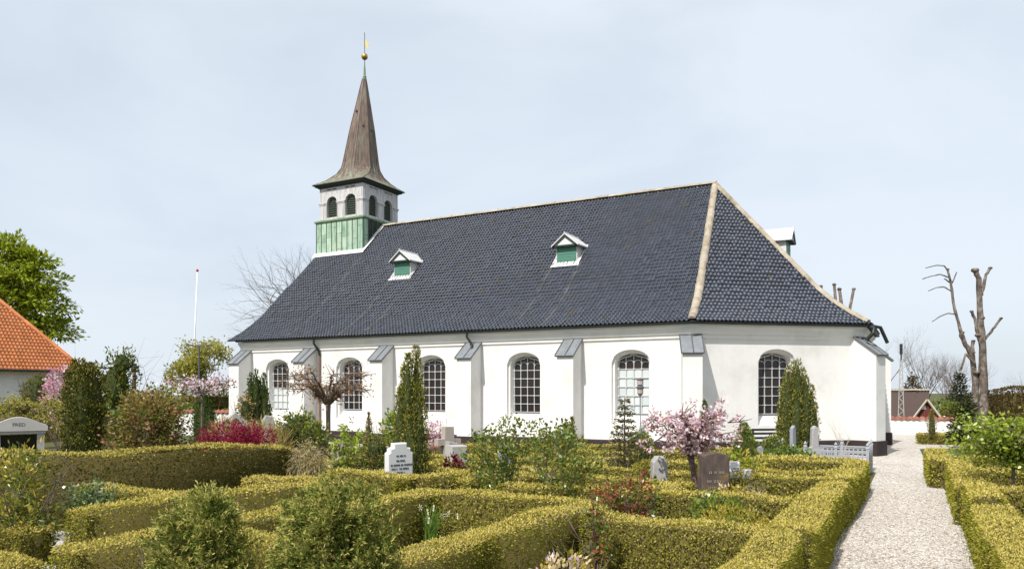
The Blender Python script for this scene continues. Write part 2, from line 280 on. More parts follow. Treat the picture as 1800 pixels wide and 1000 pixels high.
class MB:
    """collects shapes into one mesh"""
    def __init__(s): s.v = []; s.f = []; s.mi = []; s.cur = 0
    def add(s, V, F, m=None):
        b = len(s.v); s.v += [tuple(map(float, p)) for p in V]; s.f += [tuple(int(i) + b for i in f) for f in F]
        s.mi += [s.cur if m is None else m] * len(F)
    def box(s, c, size, rz=0.0, m=None, taper=1.0, rx=0.0):
        hx, hy, hz = [q / 2 for q in size]; ca, sa = math.cos(rz), math.sin(rz); V = []
        for dz in (-1, 1):
            k = taper if dz > 0 else 1
            for dx, dy in ((-1, -1), (1, -1), (1, 1), (-1, 1)):
                x, y, z = dx * hx * k, dy * hy * k, dz * hz
                if rx: y, z = y * math.cos(rx) - z * math.sin(rx), y * math.sin(rx) + z * math.cos(rx)
                V.append((c[0] + x * ca - y * sa, c[1] + x * sa + y * ca, c[2] + z))
        s.add(V, [(3, 2, 1, 0), (4, 5, 6, 7), (0, 1, 5, 4), (1, 2, 6, 5), (2, 3, 7, 6), (3, 0, 4, 7)], m)
    def tube(s, pts, r, n=8, m=None, cap=True):
        pts = [np.array(p, float) for p in pts]; r = r if isinstance(r, (list, tuple)) else [r] * len(pts); V = []; F = []
        a = None
        for i, p in enumerate(pts):
            t = nz(pts[min(i + 1, len(pts) - 1)] - pts[max(i - 1, 0)])
            if a is None: a = np.cross(t, (0, 0, 1.0)); a = nz(a) if np.linalg.norm(a) > 1e-4 else np.array((1.0, 0, 0))
            else: a = nz(a - t * float(np.dot(a, t)))
            b = np.cross(t, a)
            for k in range(n):
                q = 2 * math.pi * k / n; V.append(p + (a * math.cos(q) + b * math.sin(q)) * r[i])
        for i in range(len(pts) - 1):
            for k in range(n): F.append((i * n + k, i * n + (k + 1) % n, (i + 1) * n + (k + 1) % n, (i + 1) * n + k))
        if cap: F.append(tuple(range(n))[::-1]); F.append(tuple((len(pts) - 1) * n + k for k in range(n)))
        s.add(V, F, m)
    def lathe(s, c, prof, n=12, m=None):
        V = []; F = []
        for r, z in prof:
            for k in range(n): q = 2 * math.pi * k / n; V.append((c[0] + r * math.cos(q), c[1] + r * math.sin(q), c[2] + z))
        for i in range(len(prof) - 1):
            for k in range(n): F.append((i * n + k, i * n + (k + 1) % n, (i + 1) * n + (k + 1) % n, (i + 1) * n + k))
        F.append(tuple(range(n))[::-1]); F.append(tuple((len(prof) - 1) * n + k for k in range(n)))
        s.add(V, F, m)
    def prism(s, outline, o, u, up, nrm, depth, m=None):
        """outline of (s,z) pairs in the plane o+u*s+up*z, extruded by depth along nrm"""
        o, u, up, nrm = [np.array(a, float) for a in (o, u, up, nrm)]; k = len(outline)
        V = [o + u * a + up * b for a, b in outline] + [o + u * a + up * b + nrm * depth for a, b in outline]
        F = [tuple(range(k)), tuple(range(2 * k - 1, k - 1, -1))] + [(i, i + k, (i + 1) % k + k, (i + 1) % k) for i in range(k)]
        s.add(V, F, m)
    def build(s, name, mats, parent=None, loc=None, smooth=False):
        return mk(name, s.v, s.f, mats, parent, loc, s.mi if isinstance(mats, (list, tuple)) else None, smooth)

# ---- foliage (arrays)
def rand_unit(n): return nz(rng.normal(size=(n, 3)))
def leaves(P, D, L, Wd, spread=0.6, up=0.0, face=None, fr=0.6):
    """rhombic leaves from P, pointing roughly along D"""
    n = len(P); d = nz(nz(D) + rand_unit(n) * spread + np.array((0, 0, up)))
    s = nz(np.cross(d, rand_unit(n) if face is None else nz(face) + rand_unit(n) * fr)); l = (L * rng.uniform(0.65, 1.3, n))[:, None]; wd = (Wd * rng.uniform(0.7, 1.3, n))[:, None]
    V = np.stack([P, P + d * l * 0.5 + s * wd * 0.5, P + d * l, P + d * l * 0.5 - s * wd * 0.5], 1).reshape(-1, 3)
    return V, np.arange(4 * n).reshape(-1, 4)
def sprigs(P, D, k, L, nl, nw):
    """needled sprigs: k needles along each axis"""
    n = len(P); D = nz(D); f = np.tile(np.linspace(0.1, 1, k), n); idx = np.repeat(np.arange(n), k)
    Q = P[idx] + D[idx] * (L * f)[:, None]; side = nz(np.cross(D[idx], rand_unit(n * k)))
    return leaves(Q, D[idx] * 0.75 + side * 0.8, nl, nw, 0.15, 0.0, np.cross(D[idx], side) + np.array((0, -.3, .6)), .4)
def join(parts):
    V = []; F = []; mi = []; b = 0
    for (v, f), m in parts:
        V.append(v); F.append(f + b); mi.append(np.full(len(f), m)); b += len(v)
    return np.concatenate(V), np.concatenate(F), np.concatenate(mi)
def tubes(segs, sides=5):
    """segs: rows of p0,p1,r0,r1"""
    A = np.asarray(segs, float); p0, p1, r0, r1 = A[:, 0:3], A[:, 3:6], A[:, 6], A[:, 7]; t = nz(p1 - p0); n = len(A)
    h = np.where(np.abs(t[:, 2:3]) > 0.9, np.array([[1.0, 0, 0]]), np.array([[0, 0, 1.0]])); a = nz(np.cross(t, h)); b = np.cross(t, a)
    q = np.arange(sides) * 2 * np.pi / sides; cs = np.cos(q)[None, :, None] * a[:, None] + np.sin(q)[None, :, None] * b[:, None]
    V = np.concatenate([p0[:, None] + cs * r0[:, None, None], p1[:, None] + cs * r1[:, None, None]], 1).reshape(-1, 3)
    k = np.arange(sides); k2 = (k + 1) % sides; F = np.stack([k, k2, k2 + sides, k + sides], 1)
    F = (F[None] + (np.arange(n) * 2 * sides)[:, None, None]).reshape(-1, 4)
    return V, F
def grow(p, d, Lg, r, lev, mx, nch, ang, out, tips, shrink=0.72, wob=0.14, upb=0.06, nseg=3, rs=0.68):
    for i in range(nseg):
        q = p + d * Lg / nseg; r2 = r * (0.9 if i < nseg - 1 else 0.82)
        out.append((*p, *q, r, r2)); p, r = q, r2
        d = nz(d + rng.normal(size=3) * wob + np.array((0, 0, upb)))
        if lev >= 2 and lev < mx and i < nseg - 1 and rng.random() < 0.5:
            nd = nz(d + nz(np.cross(d, rng.normal(size=3))) * math.tan(ang)); grow(p, nd, Lg * 0.55, r * 0.5, min(lev + 2, mx), mx, nch, ang, out, tips, shrink, wob, upb, nseg, rs)
    tips.append((*p, *d, lev))
    if lev >= mx: return
    a0 = rng.uniform(0, 6.28); a = nz(np.cross(d, (0.3, 0.9, 0.2))); b = np.cross(d, a); n = nch if isinstance(nch, int) else nch[min(lev, len(nch) - 1)]
    for k in range(n):
        q = a0 + 6.283 * k / n + rng.uniform(-0.4, 0.4); tn = math.tan(ang * rng.uniform(0.6, 1.25))
        nd = nz(d + (a * math.cos(q) + b * math.sin(q)) * tn)
        grow(p, nd, Lg * shrink * rng.uniform(0.8, 1.15), r * rs, lev + 1, mx, nch, ang, out, tips, shrink, wob, upb, nseg, rs)
def shell_clumps(blobs, K, per, sig, lo=0.72, flat=1.0):
    """leaf positions gathered in clumps through the outer part of some ellipsoids"""
    B = np.array(blobs, float); vol = B[:, 3] * B[:, 4] * B[:, 5]; pick = rng.choice(len(B), K, p=vol ** 0.67 / (vol ** 0.67).sum())
    u = rand_unit(K); rad = rng.uniform(lo, 1.0, K)[:, None]; c = B[pick, :3] + u * B[pick, 3:6] * rad
    idx = np.repeat(np.arange(K), per); P = c[idx] + rng.normal(size=(K * per, 3)) * sig * np.array((1, 1, flat)); return P, u[idx]
def wob(x, y, z, k): return np.sin(x * 2.1 + k) * 0.5 + np.sin(y * 2.7 + 1.7 * k) * 0.5 + np.sin((x + y) * 5.3 + z * 4 + k) * 0.35

# ------------------------------------------------------------------ ground
gx = np.concatenate([np.linspace(-700, -60, 14), np.linspace(-50, 30, 33), np.linspace(45, 700, 12)]); gy = np.concatenate([np.linspace(-200, -20, 5), np.linspace(-10, 41, 22), np.linspace(44, 90, 16), np.linspace(110, 1500, 14)])
GX, GY = np.meshgrid(gx, gy); tt = np.clip((GY - 43) / 22, 0, 1); GZ = -2.6 * tt * tt * (3 - 2 * tt)
gv = np.stack([GX, GY, GZ], -1).reshape(-1, 3); nx_, ny_ = len(gx), len(gy); ii = np.arange(nx_ * ny_).reshape(ny_, nx_)
gf = np.stack([ii[:-1, :-1], ii[:-1, 1:], ii[1:, 1:], ii[1:, :-1]], -1).reshape(-1, 4)
tag(mk('ground', gv, gf, 'ground', smooth=True), 'mossy churchyard ground', None, kind='structure'); 
def sheet(name, poly, z, mat, label):
    o = mk(name, [(x, y, z) for x, y in poly], [tuple(range(len(poly)))], mat); o['kind'] = 'structure'; o['label'] = label; return o
sheet('gravel_path', [(-1.12, 1.0), (0.66, 1.0), (0.64, 12), (0.52, 18), (0.25, 22.5), (0.0, 31.5), (1.4, 32.5), (6, 36), (6, 41.4), (-9, 41.4), (-9, 38.6), (-1.7, 33.8), (-1.7, 27.8), (-6.4, 23.9), (-27.5, 23.9), (-27.5, 21.9), (-6, 21.9), (-1.0, 21.9), (-0.98, 18)], 0.012, 'gravel', 'pale pinkish gravel path leading past the church')
sheet('gravel_bed', [(-6.2, 5.6), (-4.1, 5.6), (-4.1, 9.0), (-6.2, 9.0)], 0.008, 'gravel_white', 'white gravel grave bed round the daffodils')
sheet('gravel_bed', [(-12.1, 4.9), (-9.1, 4.9), (-9.1, 6.9), (-12.1, 6.9)], 0.008, 'gravel_white', 'white gravel grave bed with a flat stone')
sheet('gravel_bed', [(-8.6, 3.0), (-7.0, 3.0), (-7.0, 6.8), (-8.6, 6.8)], 0.008, 'gravel_white', 'white gravel strip between two hedges')

# ------------------------------------------------------------------ the church
YR, ZR = 30.57, 10.41
XW = -26.62
mir = lambda p: (p[0], 2 * YR - p[1])
Ae, Be = (-6.32, 23.61), (-1.44, 27.70)
Aw, Bw = (-6.44, 23.95), (-1.78, 27.86)
APEX = (-7.23, YR)
church = thing('church', 'long white village church with black tiled roof and copper spire', 'church', (-15.0, YR, 0))
outline = [(XW, 23.95), Aw, Bw, mir(Bw), mir(Aw), (XW, mir((0, 23.95))[1])]
def unit2(a, b): dx, dy = b[0] - a[0], b[1] - a[1]; l = math.hypot(dx, dy); return (dx / l, dy / l), l
def offset_poly(pts, off):
    n = len(pts); res = []
    for i in range(n):
        ns = []
        if i > 0: u, _ = unit2(pts[i - 1], pts[i]); ns.append((u[1], -u[0]))
        if i < n - 1: u, _ = unit2(pts[i], pts[i + 1]); ns.append((u[1], -u[0]))
        if len(ns) == 1: m = ns[0]
        else:
            k = 1 + ns[0][0] * ns[1][0] + ns[0][1] * ns[1][1]; m = ((ns[0][0] + ns[1][0]) / k, (ns[0][1] + ns[1][1]) / k)
        res.append((pts[i][0] + m[0] * off, pts[i][1] + m[1] * off))
    return res
def sweep(mb, pts, prof, m=None):
    rings = [[(x, y, z) for x, y in offset_poly(pts, o)] for o, z in prof]; n = len(pts); V = [p for r in rings for p in r]
    F = [(i * n + k, i * n + k + 1, (i + 1) * n + k + 1, (i + 1) * n + k) for i in range(len(prof) - 1) for k in range(n - 1)]
    F.append(tuple(i * n for i in range(len(prof)))[::-1]); F.append(tuple(i * n + n - 1 for i in range(len(prof))))
    mb.add(V, F, m)
def arch_line(hw, zs, sp, rise, n=14, ogee=0.0):
    pts = [(-hw, zs), (-hw, sp)]
    for i in range(1, n):
        x = -hw + 2 * hw * i / n; e = max(0, 1 - (x / hw) ** 2); pts.append((x, sp + rise * e ** 0.5 + ogee * max(0, 1 - abs(x) / (hw * 0.25))))
    return pts + [(hw, sp), (hw, zs)]
def wall_face(mb, o, u, Lg, z0, z1, ops, m=0):
    """wall from o along u with arched openings; ops: (centre, [(depth, hw, sill, spring, rise), ...])"""
    n = (u[1], -u[0]); P = lambda s, z, d=0.0: (o[0] + u[0] * s - n[0] * d, o[1] + u[1] * s - n[1] * d, z)
    s0 = 0.0
    for c, rings in ops:
        d, hw, zs, sp, rise = rings[0]; a, b = c - hw, c + hw
        mb.add([P(s0, z0), P(a, z0), P(a, z1), P(s0, z1)], [(0, 1, 2, 3)], m)
        mb.add([P(a, z0), P(b, z0), P(b, zs), P(a, zs)], [(0, 1, 2, 3)], m)
        ar = arch_line(hw, zs, sp, rise)[1:-1]
        for i in range(len(ar) - 1):
            mb.add([P(c + ar[i][0], ar[i][1]), P(c + ar[i + 1][0], ar[i + 1][1]), P(c + ar[i + 1][0], z1), P(c + ar[i][0], z1)], [(0, 1, 2, 3)], m)
        lines = [[P(c + x, z, r[0]) for x, z in arch_line(*r[1:])] for r in rings]
        for l0, l1 in zip(lines, lines[1:]):
            k = len(l0); mb.add(l0 + l1, [(i, (i + 1) % k, (i + 1) % k + k, i + k) for i in range(k)], m)
        s0 = b
    mb.add([P(s0, z0), P(Lg, z0), P(Lg, z1), P(s0, z1)], [(0, 1, 2, 3)], m)

WX = [-24.47, -20.47, -16.46, -12.45, -8.44]
RINGS = [(0, .68, 1.01, 3.09, .42), (.10, .66, 1.04, 3.09, .41), (.11, .60, 1.12, 3.09, .36), (.40, .545, 1.37, 3.12, .24)]
mb = MB()
WT = 4.30
wall_face(mb, outline[0], (1, 0), Aw[0] - XW, 0, WT, [(x - XW, RINGS) for x in WX])
u, lg = unit2(Aw, Bw); wall_face(mb, Aw, u, lg, 0, WT, [(lg / 2, RINGS)])
for i in (2, 3, 4):
    u2, l2 = unit2(outline[i], outline[i + 1]); wall_face(mb, outline[i], u2, l2, 0, WT, [])
# roof profile: (t, z), t = fraction of the horizontal run
PROF = [(0, 4.36), (.10, 4.72), (.20, 5.17), (.30, 5.72), (1.0, ZR)]
def zprof(t): return float(np.interp(t, [p[0] for p in PROF], [p[1] for p in PROF]))
YE = 23.61; RUN = YR - YE
gab = [(XW, 23.95, 0)] + [(XW, YE + RUN * t, zprof(t) - 0.12) for t in (.05, .1, .2, .3, 1.0)]
gab += [(XW, 2 * YR - y, z) for _, y, z in gab[:-1][::-1]]
mb.add(gab, [tuple(range(len(gab)))[::-1]])
mb.build('wall', 'plaster', church)
mb = MB(); sweep(mb, outline, [(0.002, 3.78), (.05, 3.84), (.05, 3.92), (.11, 3.97), (.115, 4.03), (.13, 4.10), (.20, 4.17), (.23, 4.18), (.23, 4.27), (0, 4.29)]); mb.build('cornice', 'plaster', church)
mb = MB(); sweep(mb, outline, [(0.0, 0), (.05, 0), (.05, .46), (.02, .50), (0, .50)]); mb.build('plinth', 'plinth', church)
gut = offset_poly(outline, .35)
mb = MB(); sweep(mb, outline, [(.25, 4.33), (.26, 4.29), (.30, 4.275), (.34, 4.275), (.37, 4.29), (.38, 4.33), (.37, 4.33), (.34, 4.29), (.30, 4.29), (.27, 4.33)]); mb.build('gutter', 'pipe', church)
# buttresses
def buttress(x, y, nx, ny, wd=0.60, dep=0.73):
    ux, uy = -ny, nx
    if ux < 0: ux, uy = -ux, -uy
    b = MB(); h = wd / 2; P = lambda s, d, z: (x + ux * s + nx * d, y + uy * s + ny * d, z)
    zf, zb = 3.31, 3.86
    V = [P(-h, -.25, 0), P(h, -.25, 0), P(h, dep, 0), P(-h, dep, 0), P(-h, -.25, zb + .18), P(h, -.25, zb + .18), P(h, dep, zf), P(-h, dep, zf)]
    b.add(V, [(3, 2, 1, 0), (4, 5, 6, 7), (0, 1, 5, 4), (1, 2, 6, 5), (2, 3, 7, 6), (3, 0, 4, 7)])
    e = h + .04; pl = [(e, -.2), (e, dep + .04), (-e, dep + .04), (-e, -.2)]
    o = b.build('buttress', 'plaster', church)
    b = MB(); k = len(pl); b.add([P(s, d, 0) for s, d in pl] + [P(s, d, .5) for s, d in pl], [(0, 1, 5, 4), (1, 2, 6, 5), (2, 3, 7, 6), (4, 5, 6, 7)]); b.build('footing', 'plinth', o)
    b = MB(); s1 = (zb - zf) / dep; g = h + .05; d0, d1 = 0.0, dep + .07; za, zc = zb + .03, zb + .03 - s1 * d1
    for a0, a1, up in ((-g, .02, 0.0), (.03, g, 0.0)):
        b.add([P(a0, d0, za), P(a1, d0, za), P(a1, d1, zc), P(a0, d1, zc), P(a0, d0, za + .05), P(a1, d0, za + .05), P(a1, d1, zc + .05), P(a0, d1, zc + .05)], [(3, 2, 1, 0), (4, 5, 6, 7), (0, 1, 5, 4), (1, 2, 6, 5), (2, 3, 7, 6), (3, 0, 4, 7)])
    b.build('lead_cap', 'lead', o)
    b = MB()
    for a in (-g, .025, g): b.tube([P(a, d0, za + .06), P(a, d1, zc + .06)], .018, 6)
    b.tube([P(-g, d1, zc + .03), P(g, d1, zc + .03)], .02, 6); b.tube([P(-g, d0 + .02, za + .05), P(g, d0 + .02, za + .05)], .018, 6)
    b.build('cap_roll', 'iron', o)
for k in range(5): buttress(-26.53 + 4.007 * k + (.22 if k == 0 else 0), 23.95, 0, -1)
buttress(Aw[0], Aw[1], .342, -.94); buttress(Bw[0], Bw[1], .906, -.42); buttress(Bw[0], mir(Bw)[1], .906, .42)
# windows
def window(o, u, c, pale_rows):
    n = (u[1], -u[0]); P = lambda s, z, d: (o[0] + u[0] * (c + s) - n[0] * d, o[1] + u[1] * (c + s) - n[1] * d, z)
    hw, z0 = .545, 1.37; D = .335; cw = 2 * hw / 4; rh = .302; loc = P(0, z0, D)
    ang = math.atan2(u[1], u[0]); f = MB(); top = lambda s: 3.12 + .20 * max(0, 1 - (s / hw) ** 2) ** .5 + .07 * max(0, 1 - abs(s) / .13)
    bar = lambda s, z, w_, h_, d=D - .02: f.box(P(s, z, d), (w_, .03, h_), ang)
    for i in range(5):
        s = -hw + cw * i; s = max(-hw + .012, min(hw - .012, s)); zt = top(s * .98); bar(s, (z0 + zt) / 2, .024, zt - z0)
    for r in range(6):
        z = z0 + rh * r + (.012 if r == 0 else 0); bar(0, z, 2 * hw, .022, D - .017)
        if r:
            for i in range(5): f.add([P(-hw + cw * i + a, z + b, D - .042) for a, b in ((-.045, 0), (0, -.045), (.045, 0), (0, .045))], [(0, 1, 2, 3)])
    N_ = 16                                            # arched head rail with its little ogee
    pts = [(-hw + 2 * hw * i / N_, top(-hw + 2 * hw * i / N_)) for i in range(N_ + 1)]
    f.tube([P(s, z - .01, D - .02) for s, z in pts], .022, 5)
    for i in range(4):                                # small arch in every head light
        s0 = -hw + cw * (i + .5); f.tube([P(s0 + cw * .46 * math.cos(q), 3.02 + .10 * math.sin(q) + (.05 if 0 < i < 3 else 0), D - .025) for q in np.linspace(0, math.pi, 7)], .012, 4)
    fr = None
    w_ = bpy.data.objects.new('window', None); C.objects.link(w_); w_.parent = church; w_.location = np.array(loc) - WL[church.name]; WL[w_.name] = np.array(loc, float)
    f.build('glazing_bars', 'bars', w_)
    for r in range(6):
        for i in range(4):
            s0, s1 = -hw + cw * i + .004, -hw + cw * (i + 1) - .004; a = z0 + rh * r + .004; b = min(z0 + rh * (r + 1) - .004, 9)
            mat = 'glass_pale' if r in pale_rows else 'glass'
            if r < 5: q = [(s0, a), (s1, a), (s1, b), (s0, b)]
            else: q = [(s0, a), (s1, a), (s1, top(s1)), ((s0 + s1) / 2, top((s0 + s1) / 2)), (s0, top(s0))]
            t1 = rng.normal() * .004; t2 = rng.normal() * .004
            mk('pane', [P(s, z, D + t1 * (s - s0) / cw + t2 * (z - a) / rh) for s, z in q], [tuple(range(len(q)))], mat, w_)
for k, x in enumerate(WX): window(outline[0], (1, 0), x - XW, {0: (0, 1, 2), 4: (0, 1, 2, 3, 4)}.get(k, ()))
uS, lS = unit2(Aw, Bw); window(Aw, uS, lS / 2, ())
# downpipes
def pipe(pts, mat, r=.045):
    b = MB(); b.tube(pts, r, 8); b.build('downpipe', mat, church)
pipe([(-22.05, 23.60, 4.25), (-22.05, 23.60, 4.10), (-22.02, 23.72, 3.95), (-22.0, 23.85, 3.80), (-22.0, 23.88, 3.6)], 'pipe'); pipe([(-22.0, 23.88, 3.6), (-22.0, 23.88, 2.0), (-22.0, 23.88, .1)], 'pipe_brown')
pipe([(-14.62, 23.60, 4.25), (-14.62, 23.60, 4.12), (-14.45, 23.66, 3.85), (-14.40, 23.62, 3.62)], 'pipe')
for p in (((-1.50, 27.75, 4.27), (-1.32, 27.68, 4.22), (-1.35, 27.60, 4.05), (-1.55, 27.62, 3.82)), ((-1.44, 27.75, 4.30), (-1.15, 27.95, 4.25), (-.95, 28.2, 3.75))): pipe(p, 'pipe', .06)

# ---- roof: slab, pantiles, ridge and hip tiles
FACES = [((-27.25, YE), Ae, (-27.0, YR), APEX), (Ae, Be, APEX, APEX), (Be, mir(Be), APEX, APEX), (mir(Be), mir(Ae), APEX, APEX), (mir(Ae), (-27.25, 2 * YR - YE), APEX, (-27.0, YR))]
TS = [0, .1, .2, .3, .65, 1.0]
lerp2 = lambda a, b, t: (a[0] + (b[0] - a[0]) * t, a[1] + (b[1] - a[1]) * t)
mb = MB()
for Pa, Pb, Qa, Qb in FACES:
    V = []
    for t in TS: z = zprof(t) - .03; V += [(*lerp2(Pa, Qa, t), z), (*lerp2(Pb, Qb, t), z)]
    mb.add(V, [(2 * i, 2 * i + 1, 2 * i + 3, 2 * i + 2) for i in range(len(TS) - 1)])
roof = mb.build('roof', 'tile_bed', church)
PITCH, EXPO, TL = .148, .21, .245
xs = np.array([0, .030, .066, .098, .128, .160]); hs = np.array([.036, .006, .000, .024, .066, .040])
def tile_mesh():
    V = []
    for y, lift in ((0.0, .012), (TL, .0)): V += [(x, y, h + lift) for x, h in zip(xs, hs)]
    V += [(x, .003, h + .012 - .020) for x, h in zip(xs, hs)]
    F = [(i, i + 1, i + 7, i + 6) for i in range(5)] + [(12 + i, 13 + i, i + 1, i) for i in range(5)]
    return np.array(V), np.array(F)
TV, TF = tile_mesh()
tile_me = bpy.data.meshes.new('tile'); tile_me.from_pydata(TV.tolist(), [], TF.tolist()); tile_me.polygons.foreach_set('use_smooth', np.arange(10) < 5); tile_me.materials.append(M['tile'])
frames = []
for fi, (Pa, Pb, Qa, Qb) in enumerate(FACES[:3]):
    u, lg = unit2(Pa, Pb); nin = np.array((-u[1], u[0])); run = float(np.dot(np.array(Qb) - np.array(Pb), nin))
    ts = np.linspace(0, 1, 2001); zz = np.array([zprof(t) for t in ts]); ds = np.concatenate([[0], np.cumsum(np.hypot(np.diff(ts) * run, np.diff(zz)))])
    rows = np.arange(0, ds[-1] - .05, EXPO)
    for ri, s in enumerate(rows):
        t = float(np.interp(s, ds, ts)); t2 = float(np.interp(min(s + .2, ds[-1]), ds, ts))
        a, b = np.array(lerp2(Pa, Qa, t)), np.array(lerp2(Pb, Qb, t)); z = zprof(t); w_ = float(np.dot(b - a, u)); off = float(np.dot(a - np.array(Pa), u))
        k0 = math.ceil((off + .02) / PITCH); k1 = math.floor((off + w_ - .12) / PITCH)
        tang = nz(np.array((nin[0] * (t2 - t) * run, nin[1] * (t2 - t) * run, zprof(t2) - z))); U = np.array((u[0], u[1], 0)); Nn = np.cross(U, tang)
        e = np.array((*(np.array(Pa) + nin * (t * run)), z)) - tang * .03
        for k in range(k0, k1 + 1): frames.append((fi, e + U * (k * PITCH), U, tang, Nn, k, t))
def jit(f):
    U, T, Nn = f[2], f[3], f[4]; a = rng.normal() * .020; b = rng.normal() * .028
    T2 = nz(T + Nn * b + U * a); U2 = nz(U - T2 * float(np.dot(U, T2)) + Nn * rng.normal() * .02); return f[1] + Nn * rng.normal() * .002, U2, T2, np.cross(U2, T2)
se = sorted([i for i, f in enumerate(frames) if f[0] == 1], key=lambda i: frames[i][1][0] * -.475 + frames[i][1][1] * .88)[:300]
sep = set(se); O_, U_, T_, N_ = [], [], [], []
for i, f in enumerate(frames):
    o_, u_, t_, n_ = jit(f)
    if i in sep:
        t = bpy.data.objects.new('tile', tile_me); C.objects.link(t); t.parent = roof
        p = o_ - WL[roof.name]; t.matrix_basis = Matrix(((u_[0], t_[0], n_[0], p[0]), (u_[1], t_[1], n_[1], p[1]), (u_[2], t_[2], n_[2], p[2]), (0, 0, 0, 1)))
    else: O_.append(o_); U_.append(u_); T_.append(t_); N_.append(n_)
O_, U_, T_, N_ = map(np.array, (O_, U_, T_, N_)); n = len(O_)
V = O_[:, None] + U_[:, None] * TV[None, :, 0:1] + T_[:, None] * TV[None, :, 1:2] + N_[:, None] * TV[None, :, 2:3]
Fa = (TF[None] + (np.arange(n) * len(TV))[:, None, None]).reshape(-1, 4)
mt = (rng.random(n) < .006).astype(int); keep = [f for i, f in enumerate(frames) if i not in sep]
for i, f in enumerate(keep):
    if f[0] == 0:
        for xc, tm in ((-20.85, .5), (-19.66, .5), (-12.84, .5), (-11.64, .5), (-23.85, .75)):
            if abs(f[1][0] - xc) < PITCH / 2 and f[6] < tm and rng.random() < .85: mt[i] = 2
mi = np.repeat(mt, len(TF))
pt = mk('pantiles', V.reshape(-1, 3), Fa, ['tile', 'tile_moss', 'tile_pale'], roof, mi=mi); pt.data.polygons.foreach_set('use_smooth', np.tile(np.arange(10) < 5, n)); pt['kind'] = 'stuff'
# ridge and hip tiles, each a bedded half-round piece
def capline(p, q, step, r, name):
    p, q = np.array(p, float), np.array(q, float); Lg = np.linalg.norm(q - p); n = max(1, round(Lg / step)); t = (q - p) / Lg
    a = nz(np.cross(t, (0, 0, 1))); b = np.cross(a, t)
    for i in range(n):
        s0, s1 = Lg * i / n - .012, Lg * (i + 1) / n + .012; V = []; m = 7; jr = rng.uniform(.94, 1.08)
        for s, rr in ((s0, r * .97 * jr), (s1, r * 1.05 * jr)):
            for k in range(m):
                g = math.pi * (k / (m - 1)); wv = 1 + (.18 * rng.random() if k in (0, m - 1) else 0)
                V.append(p + t * s + a * (-math.cos(g) * rr * wv) + b * (math.sin(g) * rr * .8 - .02))
        F = [(k, k + 1, k + 1 + m, k + m) for k in range(m - 1)] + [tuple(range(m))[::-1], tuple(range(m, 2 * m))]
        mk(name, V, F, 'mortar', roof)
capline((-23.9, YR, ZR + .06), (APEX[0] + .05, YR, ZR + .06), .42, .135, 'ridge_tile')
for Pe in (Ae, Be, mir(Be), mir(Ae)):
    pts = [(*lerp2(Pe, APEX, t), zprof(t) + .055) for t in ([.01, .1, .2, .3, 1.0])]
    for a, b in zip(pts, pts[1:]): capline(a, b, .42, .120, 'hip_tile')
# dormers
def dormer(x, y, nx, ny, name_label):
    """front face centre on the slope at x,y facing n"""
    ux, uy = -ny, nx; t = None
    d = bpy.data.objects.new('dormer', None); C.objects.link(d); d.parent = church
    if abs(ny) > .5: z = zprof((y - YE) / RUN)
    else: z = zprof((Be[0] - x) / (Be[0] - APEX[0]))
    WL[d.name] = np.array((x, y, z)); d.location = WL[d.name] - WL[church.name]; d['label'] = name_label
    P = lambda s, dp, h: (x + ux * s - nx * dp, y + uy * s - ny * dp, z + h)      # dp = distance back into the roof
    hw, hh, bk = .45, .70, 1.25
    b = MB(); b.add([P(-hw, 0, -.1), P(hw, 0, -.1), P(hw, 0, hh), P(-hw, 0, hh), P(-hw, bk, -.1), P(hw, bk, -.1), P(hw, bk, hh), P(-hw, bk, hh)], [(0, 1, 2, 3), (1, 5, 6, 2), (4, 0, 3, 7)]); b.build('cheek', 'lead_pale', d)
    b = MB()
    for r in range(6): b.box(P(0, -.015 - .004 * (r % 2), .07 + r * .106), (.82 if abs(ny) > .5 else .03, .03 if abs(ny) > .5 else .82, .098))
    b.build('shutter', 'shutter', d)
    b = MB(); e = hw + .13; pk = hh + .46
    for sg in (-1, 1):       # roof slopes of lead with a thickness
        V = [P(0, -.22, pk), P(sg * e, -.22, hh - .02), P(sg * (e + .12), bk + .25, hh - .02), P(0, bk + .15, pk)]
        V += [(p[0], p[1], p[2] - .05) for p in V]; b.add(V, [(0, 1, 2, 3), (7, 6, 5, 4), (0, 4, 5, 1), (1, 5, 6, 2), (2, 6, 7, 3)])
    b.tube([P(0, -.23, pk + .01), P(0, bk + .1, pk + .01)], .03, 6); b.build('lead_roof', 'lead_pale', d)
    b = MB(); b.add([P(-hw - .02, -.17, hh + .0), P(hw + .02, -.17, hh + .0), P(0, -.17, pk - .12)], [(0, 1, 2)]); b.build('pediment', 'marble', d)
    b = MB()
    for sg in (-1, 1): b.prism([(0, pk - .06), (sg * e, hh - .08), (sg * (e - .1), hh - .08), (0, pk - .17)], P(0, -.20, 0), (ux, uy, 0), (0, 0, 1), (-nx, -ny, 0), .14)
    b.add([P(-e, -.2, hh - .07), P(e, -.2, hh - .07), P(e, -.2, hh - .01), P(-e, -.2, hh - .01), P(-e, 0.02, hh - .07), P(e, 0.02, hh - .07), P(e, 0.02, hh - .01), P(-e, 0.02, hh - .01)], [(0, 1, 2, 3), (4, 5, 1, 0), (3, 2, 6, 7), (1, 5, 6, 2), (4, 0, 3, 7)])
    b.build('verge_board', 'trim_dark', d)
    b = MB(); b.add([P(-hw - .1, -.03, .045), P(hw + .1, -.03, .045), P(hw + .16, -.26, -.16), P(-hw - .16, -.26, -.16)], [(0, 1, 2, 3)])
    for sg in (-1, 1): b.add([P(sg * hw, -.02, .06), P(sg * (hw + .13), -.1, .0), P(sg * (hw + .16), .75, .80), P(sg * hw, .75, .80)], [(0, 1, 2, 3)])
    b.build('flashing', 'lead_pale', d)
